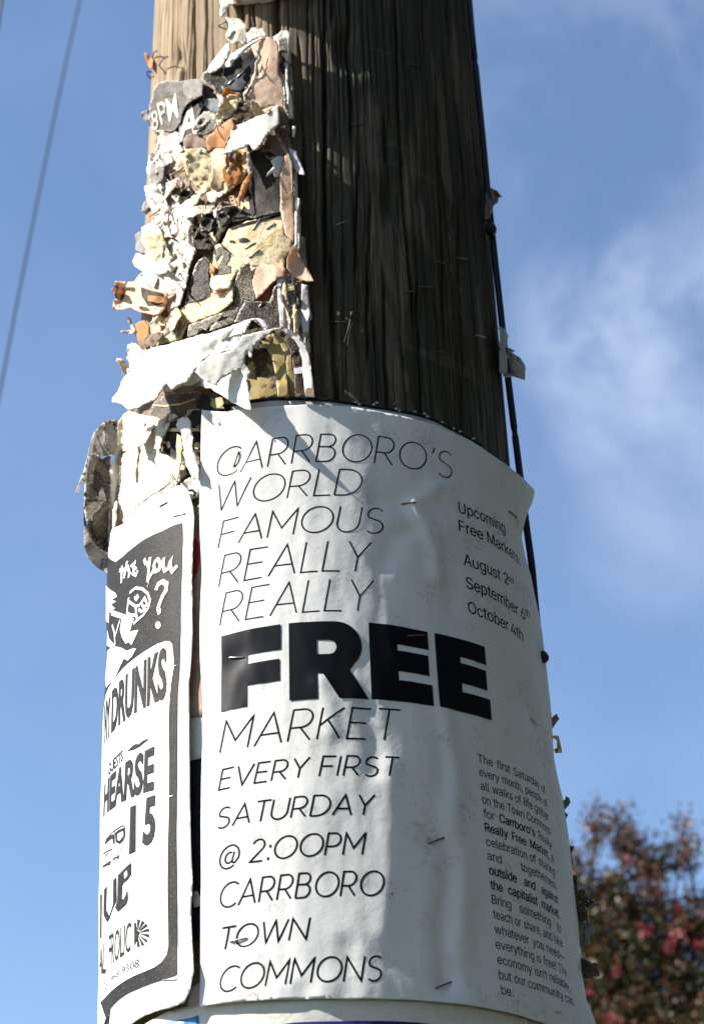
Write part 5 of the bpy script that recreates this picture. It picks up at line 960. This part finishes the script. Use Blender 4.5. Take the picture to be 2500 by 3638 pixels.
# staples in the torn layers
for lab, fr, a, b in [('glossy dark scrap pinned by two shiny staples under the peach arch', K, (830, 800), (880, 755)), ('glossy dark scrap pinned by two shiny staples under the peach arch', K, (915, 735), (990, 655)),
                      ('yellow poster sheet with a black figure 2', B, (1030, 220), (1085, 145)), ('yellow poster sheet with a black figure 2', B, (1120, 215), (1180, 180)), ('yellow poster sheet with a black figure 2', B, (980, 345), (1045, 308)), ('yellow poster sheet with a black figure 2', B, (1005, 405), (1075, 355)),
                      ('grey and white scrap like a drooping leaf near the top, pinned by a bent staple', K, (830, 355), (885, 295)), ('speckled black panel above the arch of curled paper', B, (1075, 735), (1100, 700))]:
    o_, m_ = ALLS[lab]; staple(o_, fr, a, b, 0, STEEL, m_=m_, rad=.00045)

# small shreds of old bills left round the staples of the left column
GRP = 'small torn shreds of old bills on the left of the column'
def small(fr, box, n, mats, r0, s0, s1, seed, grp=GRP, lab='small crumpled shred of old bill among the many on the left of the column'):
    rr = random.Random(seed)
    for _ in range(n):
        x = rr.uniform(box[0], box[2]); y = rr.uniform(box[1], box[3]); (cx, cy), = fr([(x, y)])
        L = rr.uniform(s0, s1); w = L*rr.uniform(.35, .8); a = rr.gauss(1.75, .55); m = rr.randint(6, 9); P_ = []
        if cyl(cx, cy, .12).x < -.1165: continue
        for j in range(m):
            t = 6.283*(j+rr.uniform(-.3, .3))/m; q = rr.uniform(.5, 1.1); px, py = math.cos(t)*L*q*.5, math.sin(t)*w*q*.5
            P_.append((cx+px*math.cos(a)-py*math.sin(a), cy+px*math.sin(a)+py*math.cos(a)))
        b = rr.uniform(0, 6.28)
        scrap(lab, P_, r0+rr.uniform(0, .0016), rr.choice(mats), (1.3, 5), curls=[(cx-math.cos(b)*L*.2, cy-math.sin(b)*L*.2, cx+math.cos(b)*L*.5, cy+math.sin(b)*L*.5, rr.uniform(.002, .007))], wave=.0016, wf=.035, step=7, thick=.0002, name='paper_shred', group=grp, seed=rr.randint(0, 90))
small(A, (385, 880, 600, 1180), 2, ['tatter', 'white', 'grey'], .1290, 70, 140, 3)
small(A, (370, 1240, 720, 1500), 5, ['tatter', 'white', 'tatter', 'cream'], .1290, 80, 170, 4)
small(B, (360, 250, 600, 620), 4, ['tatter', 'tatter', 'cream'], .1286, 90, 180, 5)
small(B, (370, 640, 540, 900), 3, ['tatter', 'cream', 'tatter'], .1282, 70, 140, 6)
small(A, (700, 640, 1080, 860), 4, ['tatter', 'cream', 'brown', 'tan', 'brown', 'cream'], .1302, 40, 90, 7)
small(A, (620, 1030, 940, 1270), 5, ['cream', 'cream', 'tatter', 'orange', 'tan'], .1298, 50, 120, 8)
small(B, (625, 100, 850, 310), 4, ['brown', 'tan', 'dark'], .1282, 60, 120, 9)
small(CC, (370, 160, 700, 500), 2, ['tatter', 'white'], .1286, 90, 160, 10)
small(B, (200, 860, 380, 1060), 3, ['cream', 'tatter', 'tan'], .1278, 50, 100, 12)
# uncountable small slivers over the torn column
def shreds():
    V, F = [], []; rs_ = random.Random(21)
    zones = [(M, (560, 880), (900, 1900), 60), (A, (380, 1100), (600, 1300), 90), (A, (360, 1300), (800, 1500), 70), (B, (380, 250), (600, 640), 50), (B, (360, 640), (640, 900), 60), (A, (640, 640), (1100, 900), 60), (CC, (360, 180), (780, 700), 36), (B, (620, 100), (860, 330), 30), (B, (200, 900), (400, 1100), 24), (A, (760, 240), (1150, 640), 22)]
    for fr, (xa, ya), (xb, yb), n in zones:
        for _ in range(int(n*.10)):
            (x, y), = fr([(rs_.uniform(xa, max(xa+1, xb)), rs_.uniform(ya, yb))]); L = rs_.uniform(16, 60); w = L*rs_.uniform(.12, .3); a = rs_.gauss(1.9, .5); r0 = .1282+rs_.uniform(0, .0018); tip = rs_.uniform(.001, .007)
            if abs(cyl(x, y, .12).x) > .117: continue
            k = len(V); nn = 5; w1 = [w*rs_.uniform(.5, 1.2) for _ in range(nn)]; w2 = [w*rs_.uniform(.5, 1.2) for _ in range(nn)]; w1[-1] *= .35; w2[-1] *= .35; bend = rs_.uniform(-.3, .3)
            for j in range(nn):
                t = j/(nn-1); px = (t-.5)*L
                for sgn, ww in ((-1, w1[j]), (1, w2[j])):
                    py = sgn*ww*.5+bend*L*t*t; V.append(cyl(x+px*math.cos(a)-py*math.sin(a), y+px*math.sin(a)+py*math.cos(a), r0+tip*t*t+.0006*sgn))
            F += [(k+2*j, k+2*j+1, k+2*j+3, k+2*j+2) for j in range(nn-1)]
    o = mesh_obj('paper_shreds', V, orient(V, F), PM['tatter']); tag(o, None, None, kind='stuff')
    s = o.modifiers.new('thickness', 'SOLIDIFY'); s.thickness = .0003
    o.data.materials.append(PM['cream']); o.data.materials.append(PM['orange']); o.data.materials.append(PM['dark']); o.data.materials.append(PM['tan'])
    for i, p in enumerate(o.data.polygons): p.material_index = (0, 0, 0, 1, 0, 0, 0, 0, 0, 1, 4, 0, 0)[(i//4) % 13]
shreds()

# ================================================================== crepe myrtle behind
def leafmat(name, ca, cb, cc):
    m, n, l = newmat(name); at = n.new('ShaderNodeAttribute'); at.attribute_name = 'tone'
    r = n.new('ShaderNodeValToRGB'); r.color_ramp.elements[0].color = (*ca, 1); r.color_ramp.elements[1].color = (*cc, 1); e = r.color_ramp.elements.new(.5); e.color = (*cb, 1)
    l.new(at.outputs['Fac'], r.inputs[0]); bs = n.new('ShaderNodeBsdfPrincipled'); bs.inputs['Roughness'].default_value = .5; l.new(r.outputs[0], bs.inputs['Base Color'])
    tr = n.new('ShaderNodeBsdfTranslucent'); l.new(r.outputs[0], tr.inputs[0]); mx = n.new('ShaderNodeMixShader'); mx.inputs[0].default_value = .35
    l.new(bs.outputs[0], mx.inputs[1]); l.new(tr.outputs[0], mx.inputs[2]); l.new(mx.outputs[0], n.new('ShaderNodeOutputMaterial').inputs[0]); return m
GREEN = leafmat('green_leaves', (.016, .024, .007), (.040, .046, .012), (.085, .075, .024)); AUT = leafmat('brown_autumn_leaves', (.045, .022, .009), (.12, .052, .018), (.20, .085, .032)); PINK = leafmat('pink_blossom', (.20, .02, .03), (.30, .035, .05), (.34, .08, .09))
BARK = flat('smooth_brown_bark', (.16, .11, .075), .8, bump=.4)
TY = 10.0
def tpos(x, y, dy=0):
    d = ray(x*1.5664, y*1.5664); return CAMP + d*((TY+dy-CAMP.y)/d.y)
tree = empty('crepe_myrtle_tree', tpos(1480, 2500)*1); tree.location.z = 0
tag(tree, 'out-of-focus crepe myrtle tree with brownish green leaves and pink blossoms behind the pole', 'tree')
TB = tree.location.copy()
def local(ob): ob.location = -TB; return ob
px2m = 10.9/F_PX*1.5664
blobs = [(1355, 1845, 20, 1), (1348, 1880, 26, 1), (1410, 1850, 16, 1), (1405, 1890, 28, 1), (1430, 1925, 38, 1), (1455, 1965, 42, 1), (1548, 1865, 15, 1), (1552, 1905, 22, 1), (1540, 1950, 30, 1), (1495, 1970, 34, 1), (1345, 1925, 16, .3), (1310, 1960, 30, .8), (1290, 1990, 26, .9), (1330, 2030, 50, .5), (1385, 2010, 40, .3), (1400, 2055, 55, .35), (1470, 2050, 55, .9), (1545, 2080, 50, .8),
         (1340, 2110, 65, .5), (1420, 2130, 75, .6), (1510, 2140, 70, .8), (1590, 2120, 60, .8), (1345, 2200, 80, .5), (1430, 2220, 90, .35), (1520, 2230, 70, .3), (1600, 2230, 90, .3), (1380, 2300, 100, .5), (1480, 2320, 100, .5), (1570, 2330, 80, .3), (1640, 2050, 70, .7), (1690, 2170, 110, .5), (1300, 2280, 80, .5), (1400, 2430, 150, .5), (1560, 2460, 170, .4), (1720, 2380, 160, .4), (1270, 2440, 120, .5), (1500, 2600, 180, .4), (1340, 2600, 130, .4), (1680, 2600, 160, .4), (1575, 1960, 14, .5), (1510, 1925, 14, .8)]
def leaves(mat_i, n_per, size, filt, name, kind):
    rs_ = np.random.RandomState(5+mat_i); P_ = []
    for bx, by, br, au in blobs:
        c = tpos(bx, by); R_ = br*px2m; n = int(n_per*(br/50)**2*filt(au)+2)
        # clumped: leaf sprays inside the blob
        for _ in range(max(1, n//14)):
            q = rs_.normal(size=3); q /= np.linalg.norm(q); q *= R_*rs_.uniform(0, 1)**.45; q[1] *= 1.3
            for __ in range(14): P_.append((c.x+q[0]+rs_.normal()*.038, c.y+q[1]+rs_.normal()*.06, c.z+q[2]+rs_.normal()*.045))
    P_ = np.array(P_); n = len(P_); a = rs_.normal(size=(n, 3)); a /= np.linalg.norm(a, axis=1)[:, None]; b = np.cross(a, rs_.normal(size=(n, 3))); b /= np.linalg.norm(b, axis=1)[:, None]
    L = size*rs_.uniform(.6, 1.2, n)[:, None]; w = L*.45
    V = np.stack([P_-a*L/2, P_+b*w/2, P_+a*L/2, P_-b*w/2], 1).reshape(-1, 3)
    me = bpy.data.meshes.new(name); me.from_pydata(V.tolist(), [], [(4*i, 4*i+1, 4*i+2, 4*i+3) for i in range(n)]); me.update()
    at = me.attributes.new('tone', 'FLOAT', 'POINT'); at.data.foreach_set('value', np.repeat(rs_.uniform(0, 1, n), 4)); me.materials.append((GREEN, AUT, PINK)[mat_i])
    return me
for i, (np_, sz, ft, nm) in enumerate([(520, .046, lambda a: 1.2-a, 'green_foliage'), (640, .044, lambda a: a+.05, 'brown_foliage')]):
    o = bpy.data.objects.new(nm, leaves(i, np_, sz, ft, nm, None)); link(o, tree); local(o); o['kind'] = 'stuff'
for k, (x, y, s) in enumerate([(1290, 1998, 11), (1462, 2112, 12), (1542, 2118, 13), (1520, 2145, 9), (1535, 2060, 7), (1395, 2205, 8), (1385, 2310, 11), (1425, 1950, 6), (1585, 2140, 10), (1335, 2250, 8)]):
    rs_ = np.random.RandomState(k); c = tpos(x, y, -1.0+.5*rs_.rand()); R_ = s*px2m; n = 22; q = rs_.normal(size=(n, 3))*R_*.7+np.array([c.x, c.y, c.z]); a = rs_.normal(size=(n, 3)); a /= np.linalg.norm(a, axis=1)[:, None]; b = np.cross(a, rs_.normal(size=(n, 3))); b /= np.linalg.norm(b, axis=1)[:, None]
    V = np.stack([q-a*.012, q+b*.011, q+a*.012, q-b*.011], 1).reshape(-1, 3); me = bpy.data.meshes.new('blossom'); me.from_pydata(V.tolist(), [], [(4*i, 4*i+1, 4*i+2, 4*i+3) for i in range(n)]); me.update()
    at = me.attributes.new('tone', 'FLOAT', 'POINT'); at.data.foreach_set('value', np.repeat(rs_.uniform(0, 1, n), 4)); me.materials.append(PINK); local(link(bpy.data.objects.new('blossom', me), tree))
base = Vector((TB.x, TB.y, 0))
for k in range(4):
    a = k*1.57+.4; s0 = base + Vector((math.cos(a)*.10, math.sin(a)*.10, 0)); s2 = tpos(1330+k*95, 2280+20*(k % 2), -.3+.2*k); s1 = s0.lerp(s2, .5)+Vector((math.cos(a)*.15, math.sin(a)*.15, .2))
    local(tube('trunk', [s0, s0.lerp(s1, .5), s1, s1.lerp(s2, .5), s2], lambda t: .06*(1-t*.75), BARK, tree, 8))
for bx, by, br, au in blobs[:26]:
    c = tpos(bx, by); s = tpos(1330+95*min(3, max(0, int((bx-1290)/85))), 2280, 0); m_ = s.lerp(c, .5)+Vector((0, 0, .12))
    local(tube('branch', [s, s.lerp(m_, .5)+Vector((.03, 0, 0)), m_, c.lerp(m_, .4), c], lambda t: .018*(1-t*.8), BARK, tree, 5))

# ================================================================== added unseen trees that block sky light, right of and behind the viewer
def added_shade_tree(loc, h, rad, label, seed):
    t = empty('added_shade_tree', loc); tag(t, label, 'tree'); rs_ = np.random.RandomState(seed)
    tk = tube('trunk', [Vector((0, 0, 0)), Vector((.05, .03, h*.2)), Vector((-.03, .06, h*.45)), Vector((.05, 0, h*.8))], lambda k: .22*(1-k*.7), BARK, t, 10)
    n = 9000; cl = rs_.normal(size=(70, 3)); cl /= np.linalg.norm(cl, axis=1)[:, None]; cl *= (rs_.uniform(.25, 1, 70)**.5)[:, None]*np.array([rad, rad, h*.42]); cl[:, 2] += h*.56
    q = cl[rs_.randint(0, 70, n)]+rs_.normal(size=(n, 3))*rad*.2; q[:, 2] = np.maximum(q[:, 2], .7)
    a = rs_.normal(size=(n, 3)); a /= np.linalg.norm(a, axis=1)[:, None]; b = np.cross(a, rs_.normal(size=(n, 3))); b /= np.linalg.norm(b, axis=1)[:, None]
    V = np.stack([q-a*.11, q+b*.06, q+a*.11, q-b*.06], 1).reshape(-1, 3); me = bpy.data.meshes.new('crown'); me.from_pydata(V.tolist(), [], [(4*i, 4*i+1, 4*i+2, 4*i+3) for i in range(n)]); me.update()
    at = me.attributes.new('tone', 'FLOAT', 'POINT'); at.data.foreach_set('value', np.repeat(rs_.uniform(0, 1, n), 4)); me.materials.append(GREEN); o = link(bpy.data.objects.new('crown', me), t); o['kind'] = 'stuff'
for i, (deg, d, h, r_) in enumerate([(104, 6.5, 9, 3.1), (72, 6.0, 9, 3.2), (38, 6.5, 9, 3.2), (5, 7.5, 9, 2.9)]):
    added_shade_tree((d*math.sin(RAD(deg)), -d*math.cos(RAD(deg)), 0), h, r_, ('added leafy tree far right of the pole, outside the picture, to dim the sky light', 'added unseen leafy tree right of the viewer, to dim the sky light', 'added unseen leafy tree behind the viewer, towards the right, to dim the sky light', 'added unseen leafy tree straight behind the viewer, to dim the sky light')[i], 11+i)
